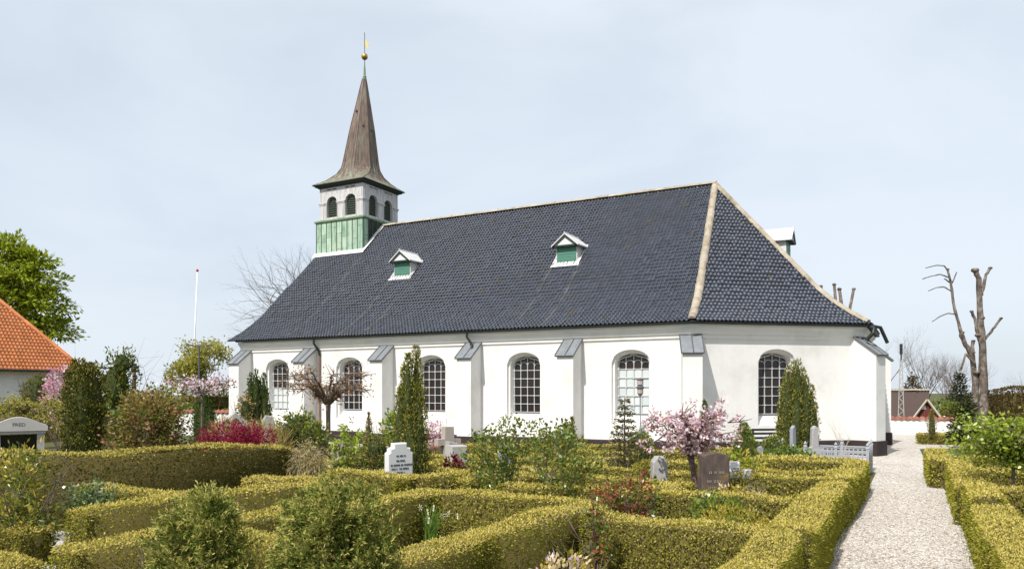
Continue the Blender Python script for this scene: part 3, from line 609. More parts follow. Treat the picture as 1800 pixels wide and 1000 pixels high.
dormer(-20.25, 27.25, 0, -1, 'left dormer with green shutter'); dormer(-12.23, 27.2, 0, -1, 'right dormer with green shutter'); dormer(-4.45, YR, 1, 0, 'lead dormer at the east end')

# ---- tower riding on the west end of the roof
TX, TY, TH = -25.45, YR, 1.5          # centre and half width
def part_empty(name, loc, parent):
    o = bpy.data.objects.new(name, None); C.objects.link(o); o.parent = parent; WL[o.name] = np.array(loc, float); o.location = WL[o.name] - WL[parent.name]; return o
mb = MB(); mb.box((TX, TY, 9.4), (2 * TH - .06, 2 * TH - .06, 2.5)); tbase = mb.build('tower_base', 'copper_dark', church)
SIDES = [((TX - TH, TY - TH), (1, 0)), ((TX + TH, TY - TH), (0, 1)), ((TX + TH, TY + TH), (-1, 0)), ((TX - TH, TY + TH), (0, -1))]
for si, (o, u) in enumerate(SIDES):
    n = (u[1], -u[0]); cols = 9; cw = 2 * TH / cols
    for c_ in range(cols):
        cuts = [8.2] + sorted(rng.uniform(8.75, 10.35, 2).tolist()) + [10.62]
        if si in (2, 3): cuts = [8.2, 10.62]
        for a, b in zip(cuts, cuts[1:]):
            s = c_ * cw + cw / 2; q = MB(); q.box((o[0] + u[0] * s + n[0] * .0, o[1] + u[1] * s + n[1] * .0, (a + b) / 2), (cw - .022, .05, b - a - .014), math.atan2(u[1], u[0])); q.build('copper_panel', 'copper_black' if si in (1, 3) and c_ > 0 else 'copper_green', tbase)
    q = MB()
    for c_ in range(cols + 1): s = c_ * cw; q.box((o[0] + u[0] * s + n[0] * .03, o[1] + u[1] * s + n[1] * .03, 9.42), (.026, .045, 2.4), math.atan2(u[1], u[0]))
    q.build('standing_seam', 'copper_dark', tbase)
# white flashing where it meets the tiles
mb = MB(); zs = zprof((TY - TH - YE) / RUN)
mb.add([(TX - TH - .12, TY - TH - .04, zs + .13), (TX + TH + .1, TY - TH - .04, zs + .13), (TX + TH + .16, TY - TH - .22, zs - .10), (TX - TH - .16, TY - TH - .22, zs - .10)], [(0, 1, 2, 3)])
mb.add([(TX + TH + .03, TY - TH - .1, zs + .10), (TX + TH + .03, TY, ZR + .20), (TX + TH + .17, TY, ZR + .12), (TX + TH + .17, TY - TH - .16, zs - .0)], [(0, 1, 2, 3)])
mb.build('flashing', 'lead_pale', tbase)
mb = MB()
def ring(mb, prof, c=(TX, TY)):
    V = []; F = []
    for h, z in prof: V += [(c[0] - h, c[1] - h, z), (c[0] + h, c[1] - h, z), (c[0] + h, c[1] + h, z), (c[0] - h, c[1] + h, z)]
    for i in range(len(prof) - 1):
        for k in range(4): F.append((4 * i + k, 4 * i + (k + 1) % 4, 4 * i + 4 + (k + 1) % 4, 4 * i + 4 + k))
    F += [(3, 2, 1, 0), tuple(4 * (len(prof) - 1) + k for k in range(4))]; mb.add(V, F)
ring(mb, [(TH + .02, 10.58), (TH + .09, 10.62), (TH + .10, 10.68), (TH - .06, 10.76)]); mb.build('ledge', 'ledge_copper', tbase)
# belfry with two arches a side
BH = 1.40
belfry = part_empty('belfry', (TX, TY, 10.7), church)
mb = MB(); BR = [(0, .34, 10.86, 11.58, .33), (.16, .33, 10.88, 11.58, .32)]
for o, u in [((TX - BH, TY - BH), (1, 0)), ((TX + BH, TY - BH), (0, 1)), ((TX + BH, TY + BH), (-1, 0)), ((TX - BH, TY + BH), (0, -1))]:
    wall_face(mb, o, u, 2 * BH, 10.7, 12.40, [(.80, BR), (2.0, BR)])
    n = (u[1], -u[0]); ang = math.atan2(u[1], u[0]); q = lambda s, z, dd, sz: mb.box((o[0] + u[0] * s + n[0] * dd, o[1] + u[1] * s + n[1] * dd, z), sz, ang)
    for s in (.08, .26, .42, 1.18, 1.30, 1.5, 1.62, 2.38, 2.54, 2.72):
        q(s, 11.55 if s in (.08, 2.72) else 11.2, .0, (.020, .045, 1.6 if s in (.08, 2.72) else .85))
    for s, wd in ((.17, .36), (1.4, .50), (2.63, .36)):      # imposts, capitals and pilaster sheets
        q(s, 11.60, .02, (wd + .06, .07, .05)); q(s, 11.54, .01, (wd, .05, .05)); q(s, 11.14, .0, (wd - .14, .035, .72))
    for s in (.47, .80, 1.13, 1.4, 1.67, 2.0, 2.33): q(s, 12.17, .0, (.022, .04, .22))
    for s in (.63, .97, 1.83, 2.17): q(s, 12.24, .0, (.24, .03, .035))
mb.build('lead_cladding', 'lead_white', belfry)
for o, u in [((TX - BH, TY - BH), (1, 0)), ((TX + BH, TY - BH), (0, 1))]:
    n = (u[1], -u[0])
    for s in (.63, .97, 1.83, 2.17):
        q = MB(); q.box((o[0] + u[0] * s + n[0] * .008, o[1] + u[1] * s + n[1] * .008, 12.265), (.25, .03, .04), math.atan2(u[1], u[0])); q.build('dark_slot', 'trim_dark', belfry)
for o, u in [((TX - BH, TY - BH), (1, 0)), ((TX + BH, TY - BH), (0, 1)), ((TX + BH, TY + BH), (-1, 0)), ((TX - BH, TY + BH), (0, -1))]:
    n = (u[1], -u[0])
    for s in (.80, 2.0):
        q = MB(); al = arch_line(.35, 10.85, 11.58, .34); q.add([(o[0] + u[0] * (s + x) - n[0] * .14, o[1] + u[1] * (s + x) - n[1] * .14, z) for x, z in al], [tuple(range(len(al)))])
        for k in range(9):
            z = 10.9 + k * .11; hw_ = .30 if z < 11.6 else .30 * max(.2, 1 - ((z - 11.58) / .33) ** 2) ** .5
            q.box((o[0] + u[0] * s - n[0] * .125, o[1] + u[1] * s - n[1] * .125, z), (2 * hw_, .05, .02), math.atan2(u[1], u[0]))
        q.build('louvre', 'louvre', belfry)
mb = MB(); ring(mb, [(BH - .02, 12.36), (BH + .05, 12.37), (BH + .07, 12.42), (BH + .17, 12.43), (BH + .18, 12.48), (BH + .27, 12.50), (BH + .28, 12.53), (BH - .2, 12.56)]); mb.build('eaves_moulding', 'trim_dark', belfry)
# spire: square skirt turning to an octagon
SP = [(1.67, 12.535, 0), (1.63, 12.56, 0), (1.40, 12.70, .10), (1.22, 12.88, .35), (1.08, 13.12, .75), (.98, 13.42, 1.0), (.90, 13.75, 1), (.61, 15.57, 1), (.14, 18.02, 1), (.10, 18.20, 1)]
def oct_ring(a, z, k):
    b = a * (1 - k * .586) * .999; return [(a, -b), (a, b), (b, a), (-b, a), (-a, b), (-a, -b), (-b, -a), (b, -a)], z
lean = lambda z: (.88 * .045 * max(0, z - 12.5), .475 * .045 * max(0, z - 12.5))   # the spire leans a little
V = []; F = []
for a, z, k in SP:
    pts, z = oct_ring(a, z, k); lx, ly = lean(z); V += [(TX + x + lx, TY + y + ly, z) for x, y in pts]
for i in range(len(SP) - 1):
    for k in range(8): F.append((8 * i + k, 8 * i + (k + 1) % 8, 8 * i + 8 + (k + 1) % 8, 8 * i + 8 + k))
F.append(tuple(range(8))[::-1]); spire = mk('spire', V, F, 'spire', church)
mb = MB()                                       # standing seams and arrises
for k in range(8):
    for fr in ((0.0, .012), (.2, .008), (.4, .008), (.6, .008), (.8, .008)):
        line = []
        for a, z, kk in SP[1:]:
            pts, _ = oct_ring(a, z, kk); p, q = pts[k], pts[(k + 1) % 8]; ln = math.hypot(p[0] - q[0], p[1] - q[1])
            if fr[0] > 0 and ln < .20: break
            x, y = p[0] + (q[0] - p[0]) * fr[0], p[1] + (q[1] - p[1]) * fr[0]; line.append((TX + x * 1.004 + lean(z)[0], TY + y * 1.004 + lean(z)[1], z))
        if fr[0] > 0 and k % 2 and len(line) > 3: line = line[3:]
        if len(line) > 1: mb.tube(line, [fr[1] * 1.6] * len(line), 4)
mb.build('standing_seam', 'spire', spire)
mb = MB()
for i, (k, z) in enumerate(((7, 15.6), (0, 15.45), (6, 16.4), (1, 14.6))):
    a = .90 - (z - 13.75) * (.29 / 1.82); an = {0: (1, 0), 7: (.707, -.707), 6: (0, -1), 1: (.707, .707)}[k]; mb.box((TX + an[0] * a + lean(z)[0], TY + an[1] * a + lean(z)[1], z), (.07, .07, .09), math.atan2(an[1], an[0]))
mb.build('vent', 'dark_frame', spire)
TX, TY = TX + lean(18.6)[0], TY + lean(18.6)[1]
mb = MB(); mb.lathe((TX, TY, 0), [(.12, 18.0), (.09, 18.25), (.10, 18.32), (.06, 18.40), (.045, 18.75), (.03, 18.95), (.02, 19.2)], 10); mb.build('finial', 'ledge_copper', spire)
mb = MB(); mb.tube([(TX, TY, 18.9), (TX, TY, 20.6)], .018, 6); mb.build('rod', 'iron', spire)
mb = MB(); mb.lathe((TX, TY, 19.36), [(.02, -.17), (.10, -.14), (.15, -.08), (.17, 0), (.15, .08), (.10, .14), (.02, .17)], 14); mb.build('gilded_ball', 'gold', spire, smooth=True)
mb = MB(); mb.prism([(0, 0), (.10, -.04), (.22, -.20), (.17, -.02), (.24, .06), (.12, .10), (.06, .26), (0, .36)], (TX, TY, 19.95), (.94, .34, 0), (0, 0, 1), (-.34, .94, 0), .015); mb.build('weather_vane', 'gold', spire)

# ------------------------------------------------------------------ clipped hedges
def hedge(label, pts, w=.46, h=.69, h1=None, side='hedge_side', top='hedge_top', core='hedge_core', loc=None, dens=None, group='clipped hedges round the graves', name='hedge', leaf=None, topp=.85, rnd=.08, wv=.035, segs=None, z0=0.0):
    h1 = h if h1 is None else h1; parts = []; cv = []; cf = []; ph = rng.uniform(0, 6)
    if segs is None: segs = [(a, b, w, None) for a, b in zip(pts, pts[1:])]
    else: pts = [segs[0][0]]
    for (x0, y0), (x1, y1), w, hseg in segs:
        if hseg: h = h1 = hseg; ph += 1.3
        Lg = math.hypot(x1 - x0, y1 - y0); u = np.array(((x1 - x0) / Lg, (y1 - y0) / Lg)); nn = np.array((-u[1], u[0])); e = w / 2 - .02
        mx_, my_ = (x0 + x1) / 2, (y0 + y1) / 2; d = max(3.5, -.475 * mx_ + .88 * my_)
        lf = leaf or min(.07, max(.024, .0037 * d)); D = dens or 1.5 / (lf * lf * .42)
        hs, wd, LL = (h + h1) / 2, w, Lg + 2 * e; A = np.array([LL * wd, LL * hs, LL * hs, wd * hs, wd * hs]); n = (A * D).astype(int)
        Q = []
        for k, c in enumerate(n):
            a, b = rng.random(c), rng.random(c)
            if k == 0: q = np.stack([a * LL, (b - .5) * wd, np.full(c, hs)], 1)
            elif k in (1, 2): q = np.stack([a * LL, np.full(c, wd / 2 if k == 1 else -wd / 2), b * hs], 1)
            else: q = np.stack([np.full(c, 0.0 if k == 3 else LL), (a - .5) * wd, b * hs], 1)
            Q.append(q)
        Q = np.concatenate(Q); r = rnd; I = np.stack([np.clip(Q[:, 0], r, LL - r), np.clip(Q[:, 1], -wd / 2 + r, wd / 2 - r), np.clip(Q[:, 2], 0, hs - r)], 1)
        Nn = nz(Q - I + 1e-6); Qr = I + Nn * r
        Wp = np.stack([x0 + u[0] * (Qr[:, 0] - e) + nn[0] * Qr[:, 1], y0 + u[1] * (Qr[:, 0] - e) + nn[1] * Qr[:, 1], Qr[:, 2]], 1)
        NW = np.stack([u[0] * Nn[:, 0] + nn[0] * Nn[:, 1], u[1] * Nn[:, 0] + nn[1] * Nn[:, 1], Nn[:, 2]], 1)
        f = Qr[:, 0] / LL; hh = (h + (h1 - h) * f) / hs * (1 + wv * np.sin(Wp[:, 0] * 1.9 + Wp[:, 1] * 1.6 + ph) + wv * .5 * np.sin((Wp[:, 0] - Wp[:, 1]) * 4.3 + ph)); Wp[:, 2] *= hh
        Wp += NW * (wob(Wp[:, 0], Wp[:, 1], Wp[:, 2], ph) * .010 + rng.normal(size=len(Wp)) * .010 - lf * .45)[:, None]
        bald = wob(Wp[:, 0] * 1.7, Wp[:, 1] * 1.7, Wp[:, 2] * 2, ph * 3) + rng.normal(size=len(Wp)) * .25; kp = ~((bald > 1.12) & (rng.random(len(Wp)) < .6)) & ~((Wp[:, 2] < .13) & (rng.random(len(Wp)) < .4)); Wp = Wp[kp]; NW = NW[kp]
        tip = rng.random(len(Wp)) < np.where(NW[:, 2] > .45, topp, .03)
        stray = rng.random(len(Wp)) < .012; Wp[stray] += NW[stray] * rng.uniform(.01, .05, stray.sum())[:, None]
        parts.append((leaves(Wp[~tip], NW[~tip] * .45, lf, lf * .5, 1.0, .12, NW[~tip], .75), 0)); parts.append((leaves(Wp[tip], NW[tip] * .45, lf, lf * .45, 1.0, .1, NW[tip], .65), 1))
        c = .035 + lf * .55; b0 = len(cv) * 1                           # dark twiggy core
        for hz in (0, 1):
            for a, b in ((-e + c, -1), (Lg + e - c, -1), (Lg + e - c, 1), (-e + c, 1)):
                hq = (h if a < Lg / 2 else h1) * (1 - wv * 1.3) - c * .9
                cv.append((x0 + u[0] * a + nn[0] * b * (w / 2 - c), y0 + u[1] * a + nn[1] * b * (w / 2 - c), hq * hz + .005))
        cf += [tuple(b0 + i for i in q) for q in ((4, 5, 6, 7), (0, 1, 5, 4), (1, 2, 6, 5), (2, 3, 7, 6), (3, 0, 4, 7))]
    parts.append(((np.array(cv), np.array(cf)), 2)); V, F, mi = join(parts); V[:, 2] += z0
    loc = (pts[0][0], pts[0][1], z0)
    return tag(mk(name, V, F, [side, top, core], None, loc, mi), label, 'hedge', group)
G_ = 'clipped hedges round the graves'
hedge('long stepped golden hedge along the left edge of the gravel path', None, segs=[((-1.26, 3.2), (-1.26, 7.9), .44, .70), ((-1.20, 8.45), (-1.22, 10.3), .50, .72), ((-1.25, 10.8), (-1.22, 13.2), .44, .69), ((-1.19, 13.6), (-1.20, 15.0), .48, .71), ((-1.16, 15.4), (-1.16, 17.6), .44, .67)])
hedge('clipped hedge stepping along the right edge of the gravel path', None, segs=[((.88, 3.5), (.86, 8.7), .46, .70), ((.83, 9.2), (.84, 11.6), .50, .66), ((.80, 12.1), (.80, 13.6), .42, .72), ((.74, 14.1), (.76, 16.0), .48, .66), ((.72, 16.4), (.72, 18.2), .44, .70)])
hedge('square hedge block jutting into the path below the far dark conifer', [(.42, 19.2), (.36, 21.9)], .50, .66)
hedge('hedge across the plot just before the staked green tree', [(1.0, 13.4), (4.2, 13.7)], .42, .70, .80)
hedge('hedge across the plot behind the staked green tree trunk', [(.95, 16.9), (4.6, 17.3)], .42, .68)
hedge('hedge at the back of the staked green tree, by the hedge block', [(.7, 20.4), (3.6, 21.2)], .40, .62)
hedge('rough leafy hedge at the right edge of the picture', [(2.2, 8.2), (2.2, 12.8)], .6, .70, side='roseleaf', top='hedge_top')
hedge('wide sunlit hedge facing the camera behind the cream flower buds', [(-3.3, 8.4), (-1.5, 8.25)], .46, .70)
hedge('long hedge running diagonally from the bottom edge to the red-tipped rose bush', [(-4.13, 4.2), (-4.02, 6.6), (-3.78, 9.05)], .46, .69)
hedge('sunlit hedge directly behind the daffodils', [(-6.2, 9.2), (-4.0, 9.25)], .42, .70)
hedge('dark-sided hedge left of the daffodils', [(-6.42, 6.6), (-6.32, 9.1)], .44, .69)
hedge('hedge in front of the heather and cherry tree', [(-3.2, 10.85), (-1.5, 11.1)], .42, .66)
hedge('hedge beside the lichened dark gravestone running away from the camera', [(-3.55, 10.9), (-3.42, 13.2)], .44, .66)
hedge('straight hedge just behind the lichened dark gravestone', [(-3.2, 13.7), (-1.45, 13.95)], .40, .67)
hedge('second straight hedge row behind the lichened dark gravestone', [(-3.1, 14.9), (-1.42, 15.15)], .38, .66)
hedge('hedge row in front of the pale iron fence', [(-3.3, 16.9), (-1.4, 17.2)], .40, .68)
hedge('last low hedge row touching the pale iron fence', [(-3.2, 18.4), (-1.3, 18.6)], .40, .62)
hedge('hedge behind the many-stemmed green shrub', [(-6.2, 12.7), (-3.7, 12.5)], .42, .62)
hedge('short hedge under the many-stemmed green shrub', [(-5.9, 10.9), (-4.0, 10.85)], .42, .64)
hedge('hedge left of the grey spruce running toward the church', [(-6.35, 11.6), (-6.3, 18.6)], .40, .60)
for y, lab in ((14.5, 'low hedge row nearest the foot of the small grey spruce'), (16.6, 'low hedge row behind the small grey spruce'), (19.4, 'low hedge row behind the round dark bush'), (21.0, 'low hedge row along the church plinth right of the centre')):
    hedge(lab, [(-6.0, y), (-3.6, y + .1)], .38, .58)
hedge('hedge in front of the white stepped gravestone', [(-9.3, 10.65), (-7.9, 10.7), (-7.2, 11.4)], .44, .69)
hedge('hedge end with reddish tips right of the white stepped gravestone', [(-7.0, 11.3), (-6.7, 11.1)], .40, .64)
for y, lab in ((12.6, 'low hedge row just right of the tall yew column'), (13.7, 'low hedge row behind the small maroon plant'), (15.2, 'low hedge row behind the pale square stone block'), (16.4, 'low hedge row right of the stone cross'), (18.0, 'low hedge row behind the small upright conifer'), (20.2, 'low hedge row along the church plinth behind the stone cross')):
    hedge(lab, [(-9.0, y), (-6.7, y + .08)], .40, .60)
hedge('low hedge rising toward the church left of the small upright conifer', [(-11.3, 18.2), (-9.6, 20.0)], .40, .62)
hedge('hedge running back beside the stone cross', [(-9.3, 11.2), (-9.6, 17.6)], .40, .58)
for y, lab in ((13.4, 'low hedge behind the lime-green rhododendron'), (15.8, 'low hedge between the umbrella tree and the church'), (18.6, 'low hedge far behind the lime-green rhododendron')):
    hedge(lab, [(-12.6, y), (-9.8, y)], .40, .55)
hedge('tall dark hedge wall stretching to the left edge', [(-12.45, 4.9), (-11.68, 11.3)], .62, 1.22, 1.05, side='hedge_dark', topp=.75)
hedge('curved low hedge in front of the tall dark hedge wall', [(-11.0, 7.05), (-9.2, 7.15)], .42, .70)
hedge('hedge between the two foreground yew bushes', [(-8.82, 7.3), (-8.5, 9.2)], .44, .69)
hedge('tall square-ended hedge left of the left yew bush', [(-8.98, 5.75), (-8.85, 7.0)], .50, .71)
hedge('nearer hedge end just left of the left yew bush', [(-7.0, 4.4), (-6.75, 6.7)], .48, .70)
hedge('low hedge seen between the foreground yew bushes', [(-6.5, 5.6), (-5.0, 5.35)], .42, .68)
hedge('low hedge block at the left edge before the flat stone', [(-12.1, 5.15), (-9.65, 5.35)], .48, .47)
hedge('lowest hedge in the bottom left corner', [(-10.6, 4.3), (-7.75, 4.15)], .46, .48)
hedge('bright low hedge at the foot of the tall dark hedge wall', [(-10.6, 9.9), (-9.2, 9.9)], .45, .60, side='hedge_top')

# ------------------------------------------------------------------ plants
def plant(name, label, cat, x, y, z=0.0, group=None): return thing(name, label, cat, (x, y, z), group)
def fol(parent, name, parts, mats):
    V, F, mi = join(parts); return mk(name, V, F, mats, parent, mi=mi)
def wood(parent, name, segs, mat, sides=5):
    V, F = tubes(segs, sides); return mk(name, V, F, mat, parent, smooth=True)
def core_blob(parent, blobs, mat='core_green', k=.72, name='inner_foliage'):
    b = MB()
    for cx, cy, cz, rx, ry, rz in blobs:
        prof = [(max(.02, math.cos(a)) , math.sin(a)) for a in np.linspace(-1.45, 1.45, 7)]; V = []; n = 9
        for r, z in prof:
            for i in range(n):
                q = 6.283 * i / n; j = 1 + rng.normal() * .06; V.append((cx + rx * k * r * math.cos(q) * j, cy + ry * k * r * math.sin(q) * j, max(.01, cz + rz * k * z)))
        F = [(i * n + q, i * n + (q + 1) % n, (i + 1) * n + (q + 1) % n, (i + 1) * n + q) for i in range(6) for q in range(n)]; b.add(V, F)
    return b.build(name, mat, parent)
def stems(x, y, n, h, spread, r, z0=0.0, lean=.0):
    segs = []
    for _ in range(n):
        a = rng.uniform(0, 6.28); p = np.array((x + rng.normal() * .05, y + rng.normal() * .05, z0)); d = nz(np.array((math.cos(a) * spread, math.sin(a) * spread, 1.0))); rr = r
        for k in range(5):
            q = p + d * h / 5; segs.append((*p, *q, rr, rr * .8)); p = q; rr *= .8; d = nz(d + rng.normal(size=3) * .18 + np.array((0, 0, .1)))
            if k > 0:
                for _ in range(2):
                    s = nz(d + rng.normal(size=3) * .7); segs.append((*p, *(p + s * h * .22), rr * .6, rr * .3))
    return segs

# fastigiate columns: a bundle of upright shoots, each a mass of short sprigs
def column(name, label, x, y, w, h, spires, mat, tipmat=None, group=None, cat='conifer', n=5200, lf=.055, z0=0.0, bulge=.45, pw=.75):
    o = plant(name, label, cat, x, y); parts = []; cores = MB()
    for sx, sy, hs, r in spires:
        sx, sy, r = sx * w / 2, sy * w / 2, r * w / 2; H_ = h * hs; k = int(n * (H_ * r) / sum(h * s[2] * s[3] * w / 2 for s in spires)); tz = rng.random(k) ** .9; prof = np.where(tz < bulge, .55 + .45 * np.sin(tz / bulge * 1.57), np.maximum(.02, np.cos((tz - bulge) / (1 - bulge) * 1.50)) ** pw)
        a = rng.uniform(0, 6.283, k); kn = 1 + .20 * np.sin(tz * H_ * 15 + a * 2) + .12 * np.sin(tz * H_ * 31 + a * 5) + rng.normal(size=k) * .10; rad = r * prof * kn
        P = np.stack([x + sx + np.cos(a) * rad, y + sy + np.sin(a) * rad, z0 + tz * H_], 1); Dv = np.stack([np.cos(a) * .8, np.sin(a) * .8, np.full(k, .75)], 1)
        parts.append((leaves(P - Dv * lf * .4, Dv, lf, lf * .45, .6, .25, Dv * np.array((1, 1, .3)), .7), 0))
        if tipmat: j = rng.random(k) < .22; parts.append((leaves(P[j] + Dv[j] * lf * .1, Dv[j], lf * .8, lf * .35, .5, .3), 1))
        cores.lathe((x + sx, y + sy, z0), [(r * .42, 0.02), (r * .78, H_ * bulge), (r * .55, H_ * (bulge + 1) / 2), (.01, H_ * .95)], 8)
    fol(o, 'foliage', parts, [mat, tipmat or mat]); cores.build('inner_foliage', 'core_green', o); return o
column('yew_column', 'tall narrow yew column behind the white stepped gravestone', -8.88, 12.25, .82, 3.05, [(-.42, 0, .87, .44), (.22, .1, 1.0, .46), (.02, -.3, .95, .44), (.50, -.1, .76, .44), (-.55, .2, .62, .44), (.3, -.45, .6, .46), (-.25, -.5, .72, .44), (0, .1, .5, .8)], 'irish_olive', 'yew_tip', n=13000, lf=.055, bulge=.40, pw=.65)
column('irish_yew', 'broad olive Irish yew in front of the east window', -3.09, 22.77, 1.08, 3.06, [(-.60, 0, .80, .30), (-.36, -.4, .93, .28), (-.12, -.15, .98, .30), (.14, -.4, 1.0, .28), (.30, 0, .92, .30), (.52, -.35, .84, .28), (.72, 0, .76, .28), (.85, .2, .60, .26), (0, .4, .9, .34), (-.80, .1, .58, .26), (-.5, .3, .86, .3), (.1, -.7, .7, .3), (0, 0, .6, .75)], 'irish_olive', 'yew_tip', n=14000, lf=.06, bulge=.62, pw=.5)
column('irish_yew', 'dark green Irish yew by the westernmost window', -17.7, 16.58, .92, 2.80, [(-.66, 0, .86, .28), (-.36, -.35, .96, .28), (-.08, .1, .88, .28), (.2, -.4, 1.0, .28), (.45, 0, .96, .28), (.70, -.1, .80, .26), (-.85, .1, .66, .24), (.85, .1, .62, .24), (0, 0, .55, .8)], 'irish', None, n=10000, lf=.065, bulge=.62, pw=.5)
column('thuja', 'dark olive thuja column at the left beside the twiggy shrub', -16.54, 10.39, .86, 2.86, [(-.4, 0, .96, .62), (0, -.3, 1.0, .68), (.4, .05, .97, .62), (.1, .4, .95, .6), (-.1, -.5, .9, .55), (.45, -.35, .92, .5)], 'thuja', 'yew_tip', n=15000, lf=.065, bulge=.72, pw=.5)
column('small_conifer', 'small upright conifer against the wall right of the downpipe buttress', -8.16, 18.32, .46, 1.46, [(-.4, 0, .95, .5), (.35, 0, 1.0, .55), (0, .2, .85, .6)], 'irish_olive', None, n=1500, lf=.07)
column('small_conifer', 'tiny slim conifer behind the pink cherry', -5.14, 20.52, .34, 1.90, [(0, 0, 1.0, .9), (.3, .1, .8, .6)], 'irish', None, n=1300, lf=.07)
column('cone_shrub', 'green cone-shaped conifer right of the pink cherry', -3.78, 18.98, .66, 1.36, [(0, 0, 1.0, 1.0), (-.4, 0, .72, .7), (.3, -.2, .9, .75)], 'green', 'lime', n=3200, lf=.06, bulge=.12)
column('small_conifer', 'tiny brown-green conifer left of the bright shrub by the tall yew', -12.1, 14.9, .28, 1.60, [(0, 0, 1.0, .9)], 'olive_leaf', None, n=700, lf=.06, bulge=.15)
column('dark_conifer', 'dark conifer beside the thin pink cherry at the far left of the church', -21.69, 17.84, 1.0, 2.10, [(-.4, 0, .9, .55), (.1, 0, 1.0, .6), (.5, .1, .85, .5)], 'irish', None, n=2600, lf=.09)
column('cone_conifer', 'small brown cone conifer on the far hedge by the white wall', .43, 34.3, .36, 1.12, [(0, 0, 1.0, .9)], 'olive_leaf', None, n=500, lf=.07, z0=.3, bulge=.2)

# foreground yew bushes with needled sprigs
def yew_bush(label, x, y, blobs, K, per=1):
    o = plant('yew_bush', label, 'yew bush', x, y, 0, 'foreground yew bushes'); B = [(x + a * .95, y + b, c * .95, d * .95, e, f * .95) for a, b, c, d, e, f in blobs]
    P, U = shell_clumps(B, K, 8, .032, .55); D = nz(U * 1.0 + rng.normal(size=U.shape) * .35 + np.array((0, 0, .3))); D[::7] += 0
    parts = [(sprigs(P, D, 9, .075, .042, .0105), 0)]; j = rng.random(len(P)) < .5; parts.append((sprigs(P[j] + D[j] * .05, D[j], 7, .05, .034, .0105), 1))
    fol(o, 'foliage', parts, ['yew', 'yew_tip']); core_blob(o, B[-1:], k=.55); wood(o, 'stem', stems(x, y, 9, .9, .35, .02), 'bark'); return o
yew_bush('foreground yew bush nearer the left edge', -4.85, 3.97, [(-.10, .05, 1.20, .17, .17, .20), (.10, 0, 1.22, .16, .16, .18), (-.18, -.1, 1.0, .17, .17, .24), (.20, .06, 1.0, .15, .16, .22), (0, -.12, .95, .20, .18, .26), (-.24, 0, .72, .2, .2, .26), (.22, 0, .70, .2, .2, .28), (0, -.2, .62, .22, .2, .26), (-.1, -.2, .36, .3, .25, .3), (.2, -.1, .38, .26, .26, .3), (0, .1, .6, .34, .3, .5)], 560)
yew_bush('larger foreground yew bush left of the daffodils', -3.9, 4.37, [(-.12, 0, 1.30, .20, .2, .2), (.12, .06, 1.30, .20, .2, .2), (0, -.12, 1.22, .2, .18, .2), (-.28, 0, 1.12, .16, .18, .22), (.28, .1, 1.10, .17, .18, .24), (.05, -.22, .98, .2, .18, .24), (-.2, -.12, .82, .2, .2, .26), (.3, .1, .76, .19, .2, .28), (.1, -.2, .66, .24, .2, .26), (-.18, -.1, .46, .24, .22, .3), (.24, 0, .42, .26, .24, .3), (0, .1, .7, .38, .3, .56)], 660)

def shrub(name, label, x, y, blobs, K, per, sig, lf, wd, mats, share=None, group=None, cat='shrub', core='core_green', ck=.6, nst=7, sth=None, up=.15, lo=.6, spread=.8, smat='bark', st_spread=.5, str_=.014, rndcore=True):
    o = plant(name, label, cat, x, y, 0, group); B = [(x + a, y + b, c, d, e, f) for a, b, c, d, e, f in blobs]; parts = []
    share = share or [1.0 / len(mats)] * len(mats)
    for i, (m, s) in enumerate(zip(mats, share)):
        P, U = shell_clumps(B, max(1, int(K * s)), per, sig, lo); P[:, 2] = np.maximum(P[:, 2], .02); parts.append((leaves(P, U * .6, lf, wd, spread, up, U + np.array((0, 0, .4)), .9), i))
    fol(o, 'foliage', parts, mats)
    if core: core_blob(o, B, core, ck)
    if nst: wood(o, 'stem', stems(x, y, nst, sth or max(b[2] + b[5] * .6 for b in blobs), st_spread, str_), smat)
    return o
# left garden
shrub('twiggy_shrub', 'large twiggy olive-brown shrub right of the thuja column', -15.26, 11.08, [(0, 0, 1.35, .85, .85, .95), (-.35, .1, 1.6, .5, .5, .65), (.4, 0, 1.5, .55, .5, .7), (.1, -.2, .8, .95, .9, .7)], 1250, 9, .065, .08, .05, ['olive_leaf', 'green', 'rust', 'roseleaf'], [.5, .15, .15, .2], core=None, nst=34, sth=1.55, st_spread=.6, str_=.016, smat='twig', lo=.25)
shrub('conifer_shrub', 'dark conifer rising behind the thuja column', -20.58, 13.89, [(0, 0, 2.3, .55, .55, 1.0), (.25, 0, 2.9, .35, .35, .5), (-.2, 0, 1.4, .7, .7, 1.2)], 260, 10, .09, .12, .045, ['thuja', 'green'], [.7, .3], cat='conifer')
shrub('blossom_shrub', 'pink blossoming bush in front of the orange-roofed house', -26.06, 15.48, [(0, 0, 2.5, .42, .42, .5), (-.15, 0, 1.7, .5, .5, .8)], 130, 9, .07, .09, .08, ['pink', 'pink_deep'], core=None, nst=8, cat='shrub')
shrub('clipped_bush', 'dark round clipped bush below the house window', -28.73, 16.31, [(0, 0, 1.6, .62, .62, 1.10)], 420, 8, .05, .07, .04, ['thuja', 'hedge_dark'], cat='bush', lo=.9, ck=.9)
shrub('maple_bush', 'low maroon Japanese maple above the tall hedge wall', -13.57, 11.99, [(0, 0, 1.06, .85, .72, .38), (-.5, -.1, .9, .5, .5, .38), (.5, .1, .98, .5, .5, .42), (0, 0, .7, .95, .8, .45)], 560, 13, .06, .10, .022, ['maroon'], up=-.15, nst=12, sth=.9, st_spread=1.0, smat='bark_red', core=None, lo=.3)
shrub('grass_clump', 'straw-coloured grass clump left of the maroon maple', -14.9, 12.9, [(0, 0, .7, .38, .38, .72)], 160, 10, .05, .22, .014, ['straw'], up=1.0, core=None, nst=0, cat='grass')
